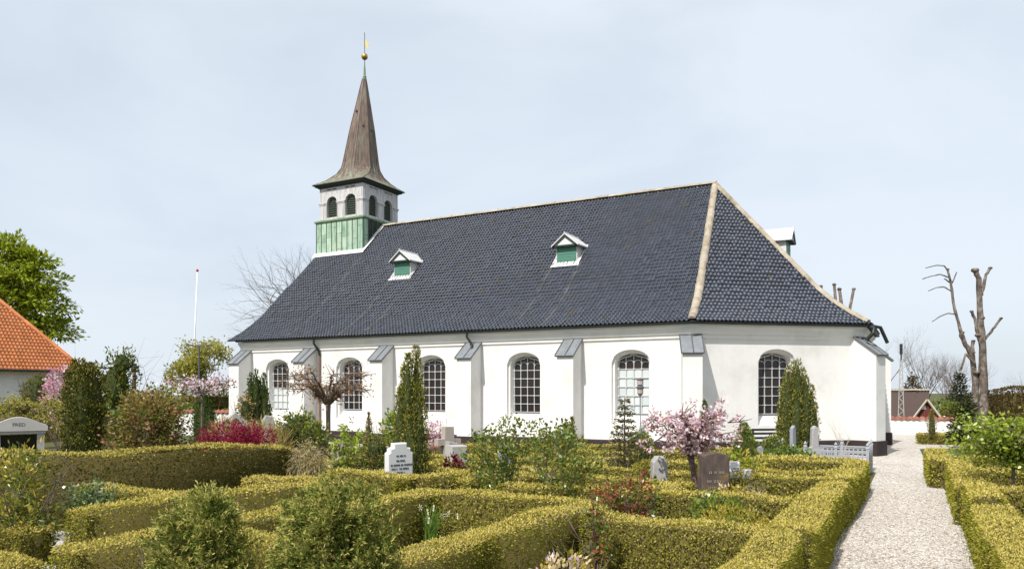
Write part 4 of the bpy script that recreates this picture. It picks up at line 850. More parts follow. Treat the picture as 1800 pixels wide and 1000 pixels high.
shrub('grass_clump', 'straw-coloured grass clump right of the gabled gravestone', -14.15, 13.34, [(0, 0, .75, .45, .4, .72), (.3, .2, .6, .4, .4, .6)], 190, 10, .05, .22, .014, ['straw'], up=1.0, core=None, nst=0, cat='grass')
shrub('brown_shrub', 'small yellow-brown shrub hugging the dark Irish yew', -17.68, 16.03, [(0, 0, 1.5, .22, .22, .6), (-.05, 0, .8, .28, .28, .6)], 110, 9, .05, .07, .04, ['olive_leaf', 'straw'], [.7, .3])
shrub('green_shrub', 'dense dark green shrub left of the umbrella tree trunk', -13.72, 14.19, [(-.1, 0, 1.15, .50, .5, .52), (.3, 0, .95, .45, .45, .5), (-.4, 0, .8, .45, .45, .55), (.5, .1, .7, .4, .4, .5)], 420, 9, .05, .085, .045, ['green', 'irish_olive', 'lime'], [.5, .4, .1], up=.5)
shrub('lime_rhododendron', 'lime-green rhododendron with drooping new leaves', -10.95, 12.84, [(.08, 0, 1.32, .24, .24, .26), (-.2, 0, 1.0, .28, .28, .26), (.15, 0, .85, .30, .3, .25), (-.05, 0, .55, .38, .38, .35)], 95, 9, .035, .15, .045, ['lime', 'fresh'], [.8, .2], up=-.55, core=None, nst=9, sth=1.1, lo=.3)
shrub('weeping_shrub', 'small weeping beige shrub at the end of the tall hedge wall', -11.06, 11.65, [(0, 0, .88, .45, .42, .24), (-.2, 0, .66, .35, .35, .32), (.25, 0, .66, .35, .35, .32)], 210, 8, .05, .11, .014, ['beige'], up=-.9, core=None, nst=3, sth=.9, st_spread=.05, str_=.025, smat='bark', lo=.4)
shrub('olive_shrub', 'olive-green shrub left of the white stepped gravestone', -9.99, 12.56, [(0, 0, .85, .34, .34, .48), (-.15, 0, .6, .38, .38, .5), (.15, 0, .5, .38, .38, .45)], 300, 9, .045, .06, .035, ['olive_leaf', 'green', 'roseleaf'], [.4, .3, .3])
shrub('bright_shrub', 'bright green leaning shrub touching the tall yew column', -10.42, 13.7, [(0, 0, 1.3, .2, .2, .36), (-.03, 0, .8, .26, .26, .5)], 110, 8, .045, .11, .05, ['lime', 'fresh'], core=None, nst=5, lo=.3)
shrub('blossom_bush', 'small pink flowering bush right of the tall yew column', -11.89, 17.45, [(0, 0, 1.1, .22, .22, .42), (.05, 0, .7, .2, .2, .4)], 60, 7, .05, .06, .05, ['pink_deep', 'pink'], core=None, nst=7, sth=1.4, lo=.2)
shrub('maroon_plant', 'tiny maroon plant below the pale square stone block', -8.48, 13.15, [(0, 0, .6, .17, .17, .22)], 45, 8, .03, .07, .03, ['maroon'], core=None, nst=4)
shrub('leafy_shrub', 'yellow-leaved shrub at the left edge before the tall hedge wall', -9.96, 5.42, [(-.1, .1, .85, .38, .38, .55), (.1, 0, .5, .5, .5, .4), (-.3, .2, 1.15, .25, .25, .3)], 240, 8, .055, .09, .028, ['roseleaf', 'heather', 'green'], [.45, .25, .3], core=None, nst=10, lo=.2)
shrub('rose_bush', 'blue-green leaved rose bush before the tall hedge wall', -10.19, 6.43, [(0, 0, .65, .30, .30, .32), (.2, .1, .55, .25, .25, .3)], 110, 8, .05, .055, .04, ['blueleaf', 'green'], [.75, .25], core=None, nst=6, lo=.2)
shrub('lavender', 'grey-green lavender tuft behind the low left hedge', -11.3, 6.1, [(0, 0, .35, .40, .25, .30)], 120, 8, .04, .10, .012, ['blueleaf'], up=.9, core=None, nst=0, cat='plant')
# middle
def bigshrub():
    x, y = -5.65, 11.38; o = plant('leafy_shrub', 'large many-stemmed light green shrub in the middle of the plots', 'shrub', x, y)
    segs, tips = [], []
    for k in range(9):
        a = rng.uniform(0, 6.28); s = rng.uniform(.15, .95); grow(np.array((x + math.cos(a) * .28, y + math.sin(a) * .25, 0)), nz((math.cos(a) * s, math.sin(a) * s, 1)), .66, .019, 1, 4, 3, .5, segs, tips, .66, .12, .04)
    wood(o, 'stem', segs, 'bark', 4); T = np.array([t[:6] for t in tips if t[6] >= 2]); idx = np.repeat(np.arange(len(T)), 7); P = T[idx, :3] + rng.normal(size=(len(idx), 3)) * .055
    j = rng.random(len(P)); D = T[idx, 3:] * .3 + rand_unit(len(P)); parts = [(leaves(P[j < .55], D[j < .55], .07, .045, .5, .2), 0), (leaves(P[j >= .55], D[j >= .55], .065, .042, .5, .2), 1)]
    B = [(x - .62, y - .33, .72, .36, .32, .42), (x - .45, y - .2, .95, .28, .28, .3)]; P, U = shell_clumps(B, 80, 12, .05, .3); parts.append((leaves(P, U, .055, .036, .7, .1), 0))
    fol(o, 'foliage', parts, ['green', 'roseleaf'])
bigshrub()
shrub('rose_bush', 'rose bush with red-tipped leaves in the centre foreground', -3.71, 10.27, [(-.1, 0, .62, .34, .3, .30), (.2, .1, .70, .32, .3, .28), (-.3, 0, .45, .3, .3, .3), (.05, 0, .35, .45, .4, .3)], 200, 9, .045, .06, .032, ['redleaf', 'roseleaf', 'green'], [.33, .47, .2], core=None, nst=16, sth=.75, st_spread=.7, smat='bark_red', lo=.3)
shrub('heather', 'golden heather mound before the hedge by the path', -2.03, 9.58, [(0, 0, .40, .42, .32, .33), (.25, 0, .32, .3, .3, .26), (-.2, .1, .38, .3, .3, .3)], 420, 8, .03, .05, .014, ['heather', 'lime'], [.85, .15], up=.7, lo=.7, ck=.5, nst=0, cat='heather')
shrub('leafy_plant', 'low green leafy plant in front of the lichened gravestone', -2.45, 10.35, [(0, 0, .52, .32, .25, .25), (.25, 0, .45, .25, .25, .25)], 130, 8, .04, .06, .04, ['fresh', 'green'], core=None, nst=5, cat='plant', lo=.3)
shrub('rhododendron', 'cream and pink budding azalea at the bottom edge', -2.57, 5.66, [(0, 0, .66, .24, .22, .19), (-.12, 0, .50, .26, .24, .24), (.12, 0, .48, .22, .22, .24)], 120, 8, .028, .05, .026, ['cream', 'heather', 'pink'], [.68, .2, .12], up=.8, lo=.5, nst=8, core=None, cat='azalea')
shrub('climbing_rose', 'thin rose stems climbing the hedge above the cream azalea', -3.12, 7.70, [(0, 0, .76, .10, .10, .22), (.04, 0, .45, .12, .12, .3)], 60, 6, .04, .055, .035, ['roseleaf', 'redleaf', 'green'], [.5, .2, .3], core=None, nst=6, sth=.85, st_spread=.12, smat='bark_red', lo=.1)
shrub('round_bush', 'dark round clipped bush by the pointed gravestone', -6.19, 18.25, [(0, 0, .62, .30, .30, .50)], 190, 8, .04, .06, .035, ['irish_olive', 'green'], lo=.9, ck=.9, cat='bush')
shrub('round_bush', 'green round bush left of the pale iron fence', -3.4, 20.89, [(0, 0, .5, .30, .30, .42)], 190, 8, .04, .06, .04, ['green', 'irish_olive'], lo=.85, ck=.85, cat='bush')
shrub('ground_cover', 'bright green leafy ground cover before the pale iron fence', -2.92, 20.2, [(0, 0, .40, .45, .25, .33), (.35, 0, .35, .35, .25, .3), (-.35, 0, .35, .35, .25, .3)], 260, 8, .05, .08, .05, ['fresh', 'green'], nst=0, cat='plant')
shrub('yellow_shrub', 'yellow-green shrub under the pink cherry', -2.95, 14.4, [(0, 0, .75, .25, .25, .3), (.2, .1, .6, .25, .25, .3)], 110, 8, .04, .07, .035, ['lime', 'heather'], core=None, nst=5)
shrub('dark_shrub', 'dark shrub behind the trunk of the pink cherry', -3.5, 14.2, [(0, 0, .55, .3, .3, .5)], 130, 8, .05, .06, .03, ['irish', 'green'], nst=4)
shrub('small_bush', 'small dark green bush beside the grey roof-shaped gravestone', -4.65, 13.9, [(0, 0, .5, .2, .2, .32)], 80, 8, .04, .05, .03, ['irish_olive', 'heather'], nst=3)
shrub('yellow_flowers', 'yellow flowering plants at the foot of the lichened gravestone', -2.5, 11.6, [(0, 0, .55, .32, .12, .16), (.35, 0, .5, .2, .12, .15)], 90, 7, .03, .045, .03, ['heather', 'cream'], core=None, nst=3, cat='flowers')
def bare(name, label, x, y, h, n, mat, r, z=0.0, lev=4, ang=.45, cat='shrub'):
    o = plant(name, label, cat, x, y, z); segs, tips = [], []
    for k in range(n):
        a = rng.uniform(0, 6.28); grow(np.array((x, y, z)), nz((math.cos(a) * .3, math.sin(a) * .3, 1)), h * .36, r, 1, lev, 2, ang, segs, tips, .72, .1, .08)
    wood(o, 'branch', segs, mat, 4); return o
bare('bare_shrub', 'bare pale-stemmed little shrub against the east wall', -1.85, 24.0, 1.45, 4, 'twig_pale', .012)
bare('bare_shrub', 'thin bare pale stems beside the lichened gravestone', -2.2, 11.9, .9, 4, 'twig_pale', .008)
# daffodils: each clump of blades with nodding flowers
def daffodils():
    x, y = -5.95, 8.65; o = plant('daffodil', 'daffodil clump with cream flowers on the white gravel', 'daffodils', x, y); V = []; F = []
    for k in range(46):
        a = rng.uniform(0, 6.28); ln = rng.uniform(.38, .66); b = np.array((x + rng.normal() * .05, y + rng.normal() * .05, 0.0)); o2 = np.array((math.cos(a), math.sin(a), 0)); s = np.array((-o2[1], o2[0], 0)) * .011; sp = rng.uniform(.05, .5); i0 = len(V)
        for t in (0, .35, .7, 1.0):
            c = b + o2 * sp * ln * t * t + np.array((0, 0, ln * t * (1 - .35 * sp * t))); wd = 1 - .85 * t ** 3; V += [c - s * wd, c + s * wd]
        F += [(i0 + 2 * q, i0 + 2 * q + 1, i0 + 2 * q + 3, i0 + 2 * q + 2) for q in range(3)]
    mk('blades', V, F, 'daffleaf', o)
    for k in range(9):
        a = rng.uniform(0, 6.28); c = np.array((x + .12 + rng.normal() * .13, y + rng.normal() * .12, rng.uniform(.36, .6))); b = MB(); b.tube([(x + rng.normal() * .03, y, 0), (*(c[:2] * .5 + np.array((x, y)) * .5), c[2] * .6), tuple(c)], .004, 4, 0)
        for q in range(6):
            t = 6.283 * q / 6; d = np.array((math.cos(t) * math.cos(a), math.cos(t) * math.sin(a), math.sin(t))); e = np.array((-math.sin(a), math.cos(a), .0)); b.add([c, c + d * .03 + e * .012, c + d * .05, c + d * .03 - e * .012], [(0, 1, 2, 3)], 1)
        b.build('flower', ['daffleaf', 'daffflower'], o)
daffodils()

# ------------------------------------------------------------------ trees
def tree(name, label, x, y, z, h, r, lev, nch, ang, mat, leafm=None, per=10, sig=.1, lf=.08, wd=.05, d0=(0, 0, 1), L0=None, shrink=.72, upb=.06, minlev=2, up=.1, wobv=.14, cat='tree', group=None, share=None, sides=5, spread=.8, rs=.68, nseg=3):
    o = plant(name, label, cat, x, y, z, group); segs, tips = [], []
    grow(np.array((x, y, z), float), nz(d0), L0 or h * .34, r, 0, lev, nch, ang, segs, tips, shrink, wobv, upb, nseg, rs)
    n0 = nseg; wood(o, 'trunk', segs[:n0], mat, 9); wood(o, 'branches' if leafm else 'crown', segs[n0:], mat, sides)
    if leafm:
        T = np.array([t[:6] for t in tips if t[6] >= minlev]); idx = np.repeat(np.arange(len(T)), per); P = T[idx, :3] + rng.normal(size=(len(idx), 3)) * sig; D = T[idx, 3:] * .4 + rand_unit(len(P)) * .8
        lm = leafm if isinstance(leafm, list) else [leafm]; pick = rng.choice(len(lm), len(P), p=share or [1 / len(lm)] * len(lm))
        fol(o, 'crown', [(leaves(P[pick == i], D[pick == i], lf, wd, spread, up), i) for i in range(len(lm))], lm)
    return o
def flat_tree(name, label, x, y, ht, rad, zc, mats, share, bark, tr, K, per, sig, lf, wd, up=.0, droop=0.0, nb=9, flat=.45, lean=(0, 0), cat='tree', lobes=None):
    """standard: straight stem, arching boughs from its top, leaf or flower clumps along them"""
    o = plant(name, label, cat, x, y); tp = np.array((x + lean[0], y + lean[1], zc)); b = MB()
    b.tube([(x, y, 0), (x + lean[0] * .4, y + lean[1] * .4, zc * .45), (x + lean[0] * .8, y + lean[1] * .8, zc * .85), tuple(tp)], [tr, tr * .88, tr * .85, tr * .95], 9); b.build('trunk', bark, o, smooth=True)
    segs = []; C_ = []
    for k in range(nb):
        a = 6.283 * k / nb + rng.uniform(-.3, .3); R_ = rad * rng.uniform(.75, 1.05); up_ = (ht - zc) * rng.uniform(.55, 1.0); p = tp.copy(); pts = []
        for t in np.linspace(0.15, 1, 7):
            q = tp + np.array((math.cos(a) * R_ * t, math.sin(a) * R_ * t, up_ * math.sin(min(1.0, t * 1.15) * 1.57) - droop * t * t * rad)) + rng.normal(size=3) * .03
            segs.append((*p, *q, tr * .5 * (1.1 - t * .85) + .004, tr * .5 * (1.0 - t * .85) + .004)); p = q; pts.append(q)
            for _ in range(3):
                s = nz(rng.normal(size=3) * np.array((1, 1, .7)) + np.array((math.cos(a), math.sin(a), .4)) * .7); e = q + s * rad * rng.uniform(.15, .34); segs.append((*q, *e, .008 + tr * .06, .004)); C_ += [q * .4 + e * .6, e]
    wood(o, 'branches', segs, bark, 5); C_ = np.array(C_); idx = rng.choice(len(C_), K); cc = C_[idx] + rng.normal(size=(K, 3)) * sig * .7; parts = []
    for i, (m, s) in enumerate(zip(mats, share)):
        q = cc[rng.random(K) < s] if i else cc; jj = np.repeat(np.arange(len(q)), per if i == 0 else max(3, per // 2)); P = q[jj] + rng.normal(size=(len(jj), 3)) * sig; parts.append((leaves(P, rand_unit(len(P)), lf if i == 0 else lf * .9, wd, .8, up), i))
    fol(o, 'crown', parts, mats); return o
flat_tree('cherry_tree', 'pink flowering cherry with dark leaning trunk by the lichened gravestone', -3.18, 12.42, 1.86, .80, 1.05, ['pink', 'rust'], [1, .35], 'bark_red', .055, 165, 13, .045, .055, .05, lean=(-.16, .02), nb=11, droop=.16)
flat_tree('umbrella_tree', 'umbrella-shaped tree with sparse rusty leaves before the church wall', -13.78, 15.29, 2.70, 1.10, 1.75, ['rust', 'olive_leaf'], [1, .4], 'bark', .07, 160, 5, .07, .065, .042, nb=18, droop=.16)
flat_tree('cherry_sapling', 'slender cherry with thin pole stem and a few pink flowers left of the church', -16.72, 13.7, 2.62, .76, 2.0, ['pink', 'rust'], [1, .2], 'bark', .03, 90, 6, .05, .07, .055, nb=8, droop=.15)
flat_tree('weeping_tree', 'low weeping light green tree behind the stone monument', -18.5, 10.35, 2.12, 1.05, 1.55, ['yellowgreen', 'olive_leaf'], [1, .7], 'bark', .055, 330, 9, .06, .07, .035, nb=12, droop=.55, up=-.5)
flat_tree('staked_tree', 'bright green round-headed young tree on a stake at the right', 1.36, 14.9, 1.74, .70, .90, ['lime', 'fresh'], [1, .9], 'bark', .030, 520, 9, .085, .07, .042, nb=17, droop=.30)
def beech():
    x, y = -62.4, 32.6; o = plant('beech_tree', 'big fresh green tree behind the orange-roofed house', 'tree', x, y); b = MB(); b.tube([(x, y, 0), (x, y, 4), (x + .3, y, 7)], [.55, .45, .35], 10); b.build('trunk', 'bark', o, smooth=True)
    ex = np.array((.88, .475, 0)); lob = []; segs = []
    for sx, z, r in ((0, 11.5, 3.0), (-2.6, 11.0, 2.8), (2.2, 10.6, 2.4), (3.4, 8.8, 2.2), (0, 8.6, 3.2), (-3.2, 8.2, 3.0), (3.6, 6.9, 2.0), (1.4, 6.3, 2.4), (-1.8, 6.2, 2.6), (.8, 13.0, 1.7), (-1.6, 13.2, 1.8), (-5, 9.5, 2.6), (2.6, 12.0, 1.5)):
        c = np.array((x, y, z)) + ex * sx; lob.append((*c, r, r, r * .72)); p = np.array((x, y, min(7, z - 2))); m = (p + c) / 2 + np.array((0, 0, -.4)); segs += [(*p, *m, .2, .13), (*m, *c, .13, .07)]
        for _ in range(14): e2 = c + rand_unit(1)[0] * np.array((r, r, r * .7)) * .85; segs.append((*c, *e2, .05, .015))
    wood(o, 'branches', segs, 'bark', 5); P, U = shell_clumps(lob, 950, 26, .34, .35, flat=.42); fol(o, 'crown', [(leaves(P, U * .6, .40, .17, .8, -.05, U + np.array((0, 0, .9)), .6), 0)], ['spring'])
beech()
tree('yellow_tree', 'yellow-green budding tree far behind the left lawn', -37.83, 30.72, 0, 5.2, .12, 5, 3, .42, 'twig', 'yellowgreen', 9, .16, .19, .10, L0=1.45, shrink=.74)
tree('bare_tree', 'large bare tree behind the tower', -38.6, 46.6, 0, 15, .5, 7, [5, 3, 3, 3, 2, 2, 2], .46, 'twig', L0=3.7, shrink=.775, upb=.045, sides=3, rs=.76)
BT = 'bare trees beyond the white wall'
tree('bare_tree', 'bare poplar-like tree left of the lattice mast', -2.6, 84, -2.6, 10.0, .24, 6, 3, .30, 'twig_far', L0=2.5, shrink=.80, upb=.10, sides=3, group=BT, rs=.69)
tree('bare_tree', 'pale bare tree just right of the lattice mast', .2, 86, -2.6, 9.8, .24, 6, 3, .32, 'twig_far', L0=2.7, shrink=.78, upb=.10, sides=3, group=BT, rs=.69)
tree('bare_tree', 'bare tree behind the red barn gable', 2.9, 96, -2.6, 8.5, .25, 6, 3, .42, 'twig_far', L0=2.3, shrink=.77, upb=.06, sides=3, group=BT, rs=.69)
tree('bare_tree', 'bare spreading tree left of the pollard trunks', 5.2, 99, -2.6, 8.8, .25, 6, 3, .46, 'twig_far', L0=2.4, shrink=.77, upb=.06, sides=3, group=BT, rs=.69)
tree('bare_tree', 'distant bare tree right of the pollard trunks', 11.5, 112, -2.6, 7.6, .17, 6, 3, .46, 'twig_far', L0=2.2, shrink=.76, upb=.06, sides=3, group=BT, rs=.69)
tree('bare_tree', 'distant bare tree at the right edge of the picture', 15.5, 113, -2.6, 7.8, .17, 6, 3, .46, 'twig_far', L0=2.2, shrink=.76, upb=.06, sides=3, group=BT, rs=.69)
def conifer(name, label, x, y, z, h, w, mat, n, lf, gap=.0, trunk=.04):
    o = plant(name, label, 'conifer', x, y, z); b = MB(); b.tube([(x, y, z), (x, y, z + h * .97)], [trunk, .008], 7); b.build('trunk', 'bark', o); parts = []; segs = []
    L_ = int(h / .17); z0 = h * .14
    P, D = [], []
    for k in range(L_):
        zz = z0 + (h - z0) * k / L_; R_ = w / 2 * (1 - k / L_) ** .8 * rng.uniform(.85, 1.1) + .03; m = 9
        for q in range(m):
            a = 6.283 * q / m + rng.uniform(-.3, .3); d = np.array((math.cos(a), math.sin(a), .12)); e = np.array((x, y, z + zz)) + d * R_; segs.append((x, y, z + zz, *e, .009, .003)); s = max(3, int(n * R_ / w / 12)); f = rng.uniform(.15, 1, s)[:, None]; P.append(np.array((x, y, z + zz)) + d * R_ * f + rng.normal(size=(s, 3)) * lf * (.25 + gap)); D.append(np.tile(d, (s, 1)))
    P = np.concatenate(P); D = np.concatenate(D); fol(o, 'crown', [(leaves(P, D, lf, lf * .35, .7, .1), 0)], [mat]); wood(o, 'branches', segs, 'bark', 3); return o
conifer('spruce_sapling', 'small grey spruce with tiered branches before the pale window', -5.67, 15.69, 0, 2.06, .78, 'spruce', 800, .085)
conifer('dark_conifer', 'broad dark conifer beside the pollard tree', 1.5, 32.6, 0, 2.0, 1.15, 'darkcon', 700, .15, .3)
conifer('dark_conifer', 'distant dark conifer behind the red barn', 3.8, 93, -2.6, 6.6, 3.0, 'darkcon', 260, .35, .2)
conifer('dark_conifer', 'distant dark conifer left of the thatched barn roof', -.6, 83, -2.6, 6.2, 3.4, 'hedge_brown', 240, .35, .2)
# pollarded tree: two lopped stems
def pollard():
    x, y = 2.25, 35.3; o = plant('pollard_tree', 'lopped pollard tree with two bare stems at the right', 'tree', x, y); K = 30 / 1328.0
    ex = np.array((.88, .475, 0)); P = lambda px, py, dp=0.0: np.array((x, y, 0)) + ex * ((px - 1738) * K) + np.array((-.475, .88, 0)) * dp + np.array((0, 0, CAM_H - (py - 687.2) * K))
    def limb(name, pts, rad, mat='bark_pollard'):
        fine = []; rr = []
        for (a, b), (r0, r1) in zip(zip(pts, pts[1:]), zip(rad, rad[1:])):
            for t in np.linspace(0, 1, 5)[:-1]: fine.append(a + (b - a) * t + rng.normal(size=3) * r0 * .06); rr.append((r0 + (r1 - r0) * t) * .52 * rng.uniform(.90, 1.12))
        fine.append(pts[-1]); rr.append(rad[-1] * .55); b = MB(); b.tube(fine, rr, 10); return b.build(name, mat, o, smooth=True)
    def knob(p, r):
        r *= .60; b = MB(); b.lathe(tuple(p - np.array((0, 0, r * .6))), [(r * .6, 0), (r * 1.1, r * .4), (r * 1.15, r * .8), (r * .8, r * 1.2)], 9); b.build('knuckle', 'bark_pollard', o, smooth=True)
    limb('trunk', [P(1738, 770), P(1737, 700), P(1735, 610), P(1731, 560), P(1729, 490), P(1722, 476)], [.34, .32, .28, .24, .18, .17])
    limb('trunk', [P(1731, 770, .25), P(1729, 720, .2), P(1725, 660, .15), P(1720, 625, .1), P(1703, 600), P(1692, 565), P(1684, 530), P(1679, 495), P(1674, 474)], [.26, .25, .22, .20, .15, .11, .10, .09, .08])
    for pts, r in (([(1733, 520), (1738, 500), (1742, 483), (1749, 472)], (.13, .11, .10, .12)), ([(1733, 605), (1745, 590), (1757, 575), (1768, 560)], (.13, .10, .09, .10)), ([(1730, 600), (1724, 575), (1722, 562), (1716, 548)], (.13, .11, .10, .11)), ([(1722, 640), (1713, 630), (1706, 622), (1697, 650)], (.10, .09, .08, .08)), ([(1720, 622), (1717, 610), (1719, 600)], (.12, .11, .12)), ([(1701, 598), (1697, 590), (1700, 585)], (.12, .13, .12))):
        limb('branch_stub', [P(*p) for p in pts], r); knob(P(*pts[-1]), r[-1])
    for pts in ([(1676, 478), (1668, 468), (1655, 467), (1635, 472)], [(1675, 488), (1662, 483), (1645, 486), (1630, 491)], [(1680, 512), (1668, 505), (1655, 506), (1640, 512)], [(1687, 553), (1675, 551), (1660, 557), (1647, 566)], [(1682, 498), (1688, 484), (1690, 479)], [(1677, 497), (1671, 492), (1668, 491)]):
        limb('branch', [P(*p) for p in pts], [.055, .045, .038, .03][:len(pts)])
    for p, r in (((1722, 476), .22), ((1674, 474), .10), ((1725, 655), .20), ((1733, 560), .2), ((1728, 590), .2)): knob(P(*p), r)
pollard()
def lopped(label, x, y, stubs, h):
    o = plant('pollard_tree', label, 'tree', x, y)
    b = MB(); b.tube([(x, y, 0), (x, y, h * .5), (x, y, h * .62)], [.4, .34, .3], 10); b.build('trunk', 'bark_pollard', o, smooth=True)
    for sx, top, ln, r in stubs:
        b = MB(); p1 = np.array((x, y, h * .58)); p2 = np.array((x + .88 * sx, y + .475 * sx, top)); q = p1 * .45 + p2 * .55 + np.array((.88, .475, 0)) * ln; b.tube([tuple(p1), tuple(q), tuple(p2)], [r * 1.5, r * 1.1, r], 8); b.build('branch_stub', 'bark_pollard', o, smooth=True)
        k = MB(); k.lathe((p2[0], p2[1], p2[2] - r), [(r * .8, 0), (r * 1.35, r * .5), (r * 1.35, r * 1.1), (r * .7, r * 1.7)], 9); k.build('knuckle', 'bark_pollard', o, smooth=True)
lopped('lopped pollard tops showing above the east end of the roof', -4.0, 44.7, [(-.85, 7.85, 0, .08), (-.12, 7.95, .1, .08), (.16, 7.7, .3, .09), (.95, 7.7, .1, .08)], 7.0)
hedge('tall brown beech hedge at the far right', [(3.0, 35.4), (8.5, 38.5)], 1.0, 2.15, 2.75, side='hedge_brown', top='hedge_brown', name='tall_hedge', group=None, leaf=.10)
hedge('low square hedge by the white wall at the end of the path', [(.25, 34.6), (3.2, 35.2)], .7, .44, group=G_)
hedge('bushy green growth between the white wall and the pollard tree', [(1.8, 43.2), (7.5, 43.6)], 1.6, 1.4, 1.8, side='roseleaf', top='green', name='shrub_row', group=None, leaf=.12, wv=.16, rnd=.3)
hedge('mixed bushes along the left boundary behind the shrine and the thuja', [(-33, 17.0), (-33.5, 31)], 1.8, 1.35, 1.1, side='hedge_dark', top='green', name='shrub_row', group=None, leaf=.12, wv=.2, rnd=.3)
hedge('far green bushes behind the low white wall left of the church', [(-40, 33.0), (-33, 39)], 2.5, 2.6, 2.2, side='hedge_dark', top='olive_leaf', name='shrub_row', group=None, leaf=.16, wv=.2, rnd=.4)
hedge('far bushes beyond the barn closing the view', [(-14, 118), (60, 118)], 6, 2.6, 3.4, side='hedge_brown', top='green', name='shrub_row', group=None, leaf=.5, wv=.25, rnd=.6, z0=-2.6)

# ------------------------------------------------------------------ gravestones and garden furniture
EAST = R(90)
def text_mesh(txt, size, o, u, up, nrm, depth, mat, parent, name='lettering'):
    cu = bpy.data.curves.new('txt', 'FONT'); cu.body = txt; cu.size = size; cu.align_x = 'CENTER'; cu.extrude = depth
    t = bpy.data.objects.new('txt', cu); C.objects.link(t); bpy.context.view_layer.update(); dg = bpy.context.evaluated_depsgraph_get()
    me = bpy.data.meshes.new_from_object(t.evaluated_get(dg)); V = np.array([v.co[:] for v in me.vertices]); F = [tuple(p.vertices) for p in me.polygons]
    bpy.data.objects.remove(t); bpy.data.curves.remove(cu); bpy.data.meshes.remove(me)
    o, u, up, nrm = [np.array(a, float) for a in (o, u, up, nrm)]
    return mk(name, o + V[:, :1] * u + V[:, 1:2] * up + V[:, 2:] * nrm, F, mat, parent)
def worn_lines(parent, o, u, nrm, rows, mat, h):
    """worn inscription no longer legible: rows of letter-sized marks (z, left, right)"""
    b = MB(); o, u, nrm = [np.array(a, float) for a in (o, u, nrm)]; ang = math.atan2(u[1], u[0])
    for z, a, c in rows:
        s = a
        while s < c:
            wd = rng.uniform(.5, .95) * h * .62
            if rng.random() > .12:
                p = o + u * (s + wd / 2) + np.array((0, 0, z))
                b.box(p, (wd * .32, .006, h), ang); b.box(p + u * wd * .34, (wd * .25, .006, h * rng.uniform(.6, 1)), ang); b.box(p + u * wd * .15 + np.array((0, 0, h * rng.uniform(-.4, .4))), (wd * .6, .006, h * .22), ang)
            s += wd * 1.28
    q = b.build('lettering', mat, parent); q['kind'] = 'stuff'; return q
GS = 'gravestones among the hedges'
def stone(name, label, x, y, outl, thick, mat, rz=0.0, base=None, bevel=True, cat='gravestone', lean=0.0, group=GS, z=0.0):
    """slab with outline (s,z), front facing direction rz (0 = south)"""
    o = thing(name, label, cat, (x, y, z), group); u = np.array((math.cos(rz), math.sin(rz), 0)); n = np.array((math.sin(rz), -math.cos(rz), 0)); up = nz(np.array((n[0] * lean, n[1] * lean, 1)))
    b = MB(); k = len(outl); cx = sum(p[0] for p in outl) / k; cz = sum(p[1] for p in outl) / k; c = np.array((x, y, z)); bv = min(.02, thick * .15)
    ins = [(p[0] - (bv if p[0] > cx else -bv), p[1] - (bv if p[1] > cz else 0)) for p in outl]
    V = [c + u * a + up * h + n * d for ring, d in ((ins, thick / 2), (outl, thick / 2 - bv), (outl, -thick / 2 + bv), (ins, -thick / 2)) for a, h in ring]
    F = [tuple(range(k)), tuple(range(4 * k - 1, 3 * k - 1, -1))] + [(j * k + i, j * k + k + i, j * k + k + (i + 1) % k, j * k + (i + 1) % k) for j in range(3) for i in range(k)]
    b.add(V, F); b.build('slab', mat, o)
    if base: q = MB(); q.box((x, y, z + base[2] / 2), base, rz, taper=.94); q.build('base', mat, o)
    return o, u, n
# white stone with stepped shoulders, east face inscribed
sw = .27; o, u, n = stone('gravestone', 'white marble gravestone with stepped shoulders and dark inscription', -8.62, 11.49, [(-sw, 0), (sw, 0), (sw, .98), (sw - .05, 1.01), (sw - .05, 1.07), (sw - .13, 1.09), (sw - .13, 1.17), (-sw + .13, 1.17), (-sw + .13, 1.09), (-sw + .05, 1.07), (-sw + .05, 1.01), (-sw, .98)], .15, 'marble', EAST * .75)
worn_lines(o, np.array((-8.62, 11.49, 0)) + n * .078, u, n, [(.93, -.10, .09), (.84, -.10, .08), (.76, -.22, .23), (.69, -.20, .19), (.62, -.09, .08), (.54, -.22, .23), (.47, -.02, .2)], 'letter', .034)
o, u, n = stone('gravestone', 'dark lichen-covered upright gravestone beside the pink cherry trunk', -2.88, 12.08, [(-.235, 0), (.235, 0), (.23, 1.10), (.16, 1.15), (.02, 1.18), (-.14, 1.16), (-.23, 1.12)], .20, 'lichen_stone', R(35))
worn_lines(o, np.array((-2.88, 12.08, 0)) + n * .104, u, n, [(.86, -.12, .12), (.72, -.15, .16), (.62, -.13, .14)], 'letter_pale', .045)
stone('gravestone', 'grey granite gravestone with a roof-shaped top left of the pink cherry', -4.1, 13.13, [(-.15, 0), (.15, 0), (.13, .86), (.07, .98), (-.06, .98), (-.13, .88)], .24, 'granite', R(30))
o, u, n = stone('gravestone', 'small white gravestone peeping right of the lichened stone', -2.92, 13.76, [(-.14, 0), (.14, 0), (.14, .88), (-.14, .88)], .09, 'marble', R(40), lean=-.1)
worn_lines(o, np.array((-2.92, 13.76, 0)) + n * .05, u, n, [(.76, -.05, .06), (.72, -.08, .1)], 'letter', .03)
stone('gravestone', 'tiny pale stone right of the small white gravestone', -2.68, 13.72, [(-.08, 0), (.08, 0), (.08, .76), (-.08, .76)], .12, 'pale_stone', R(40))
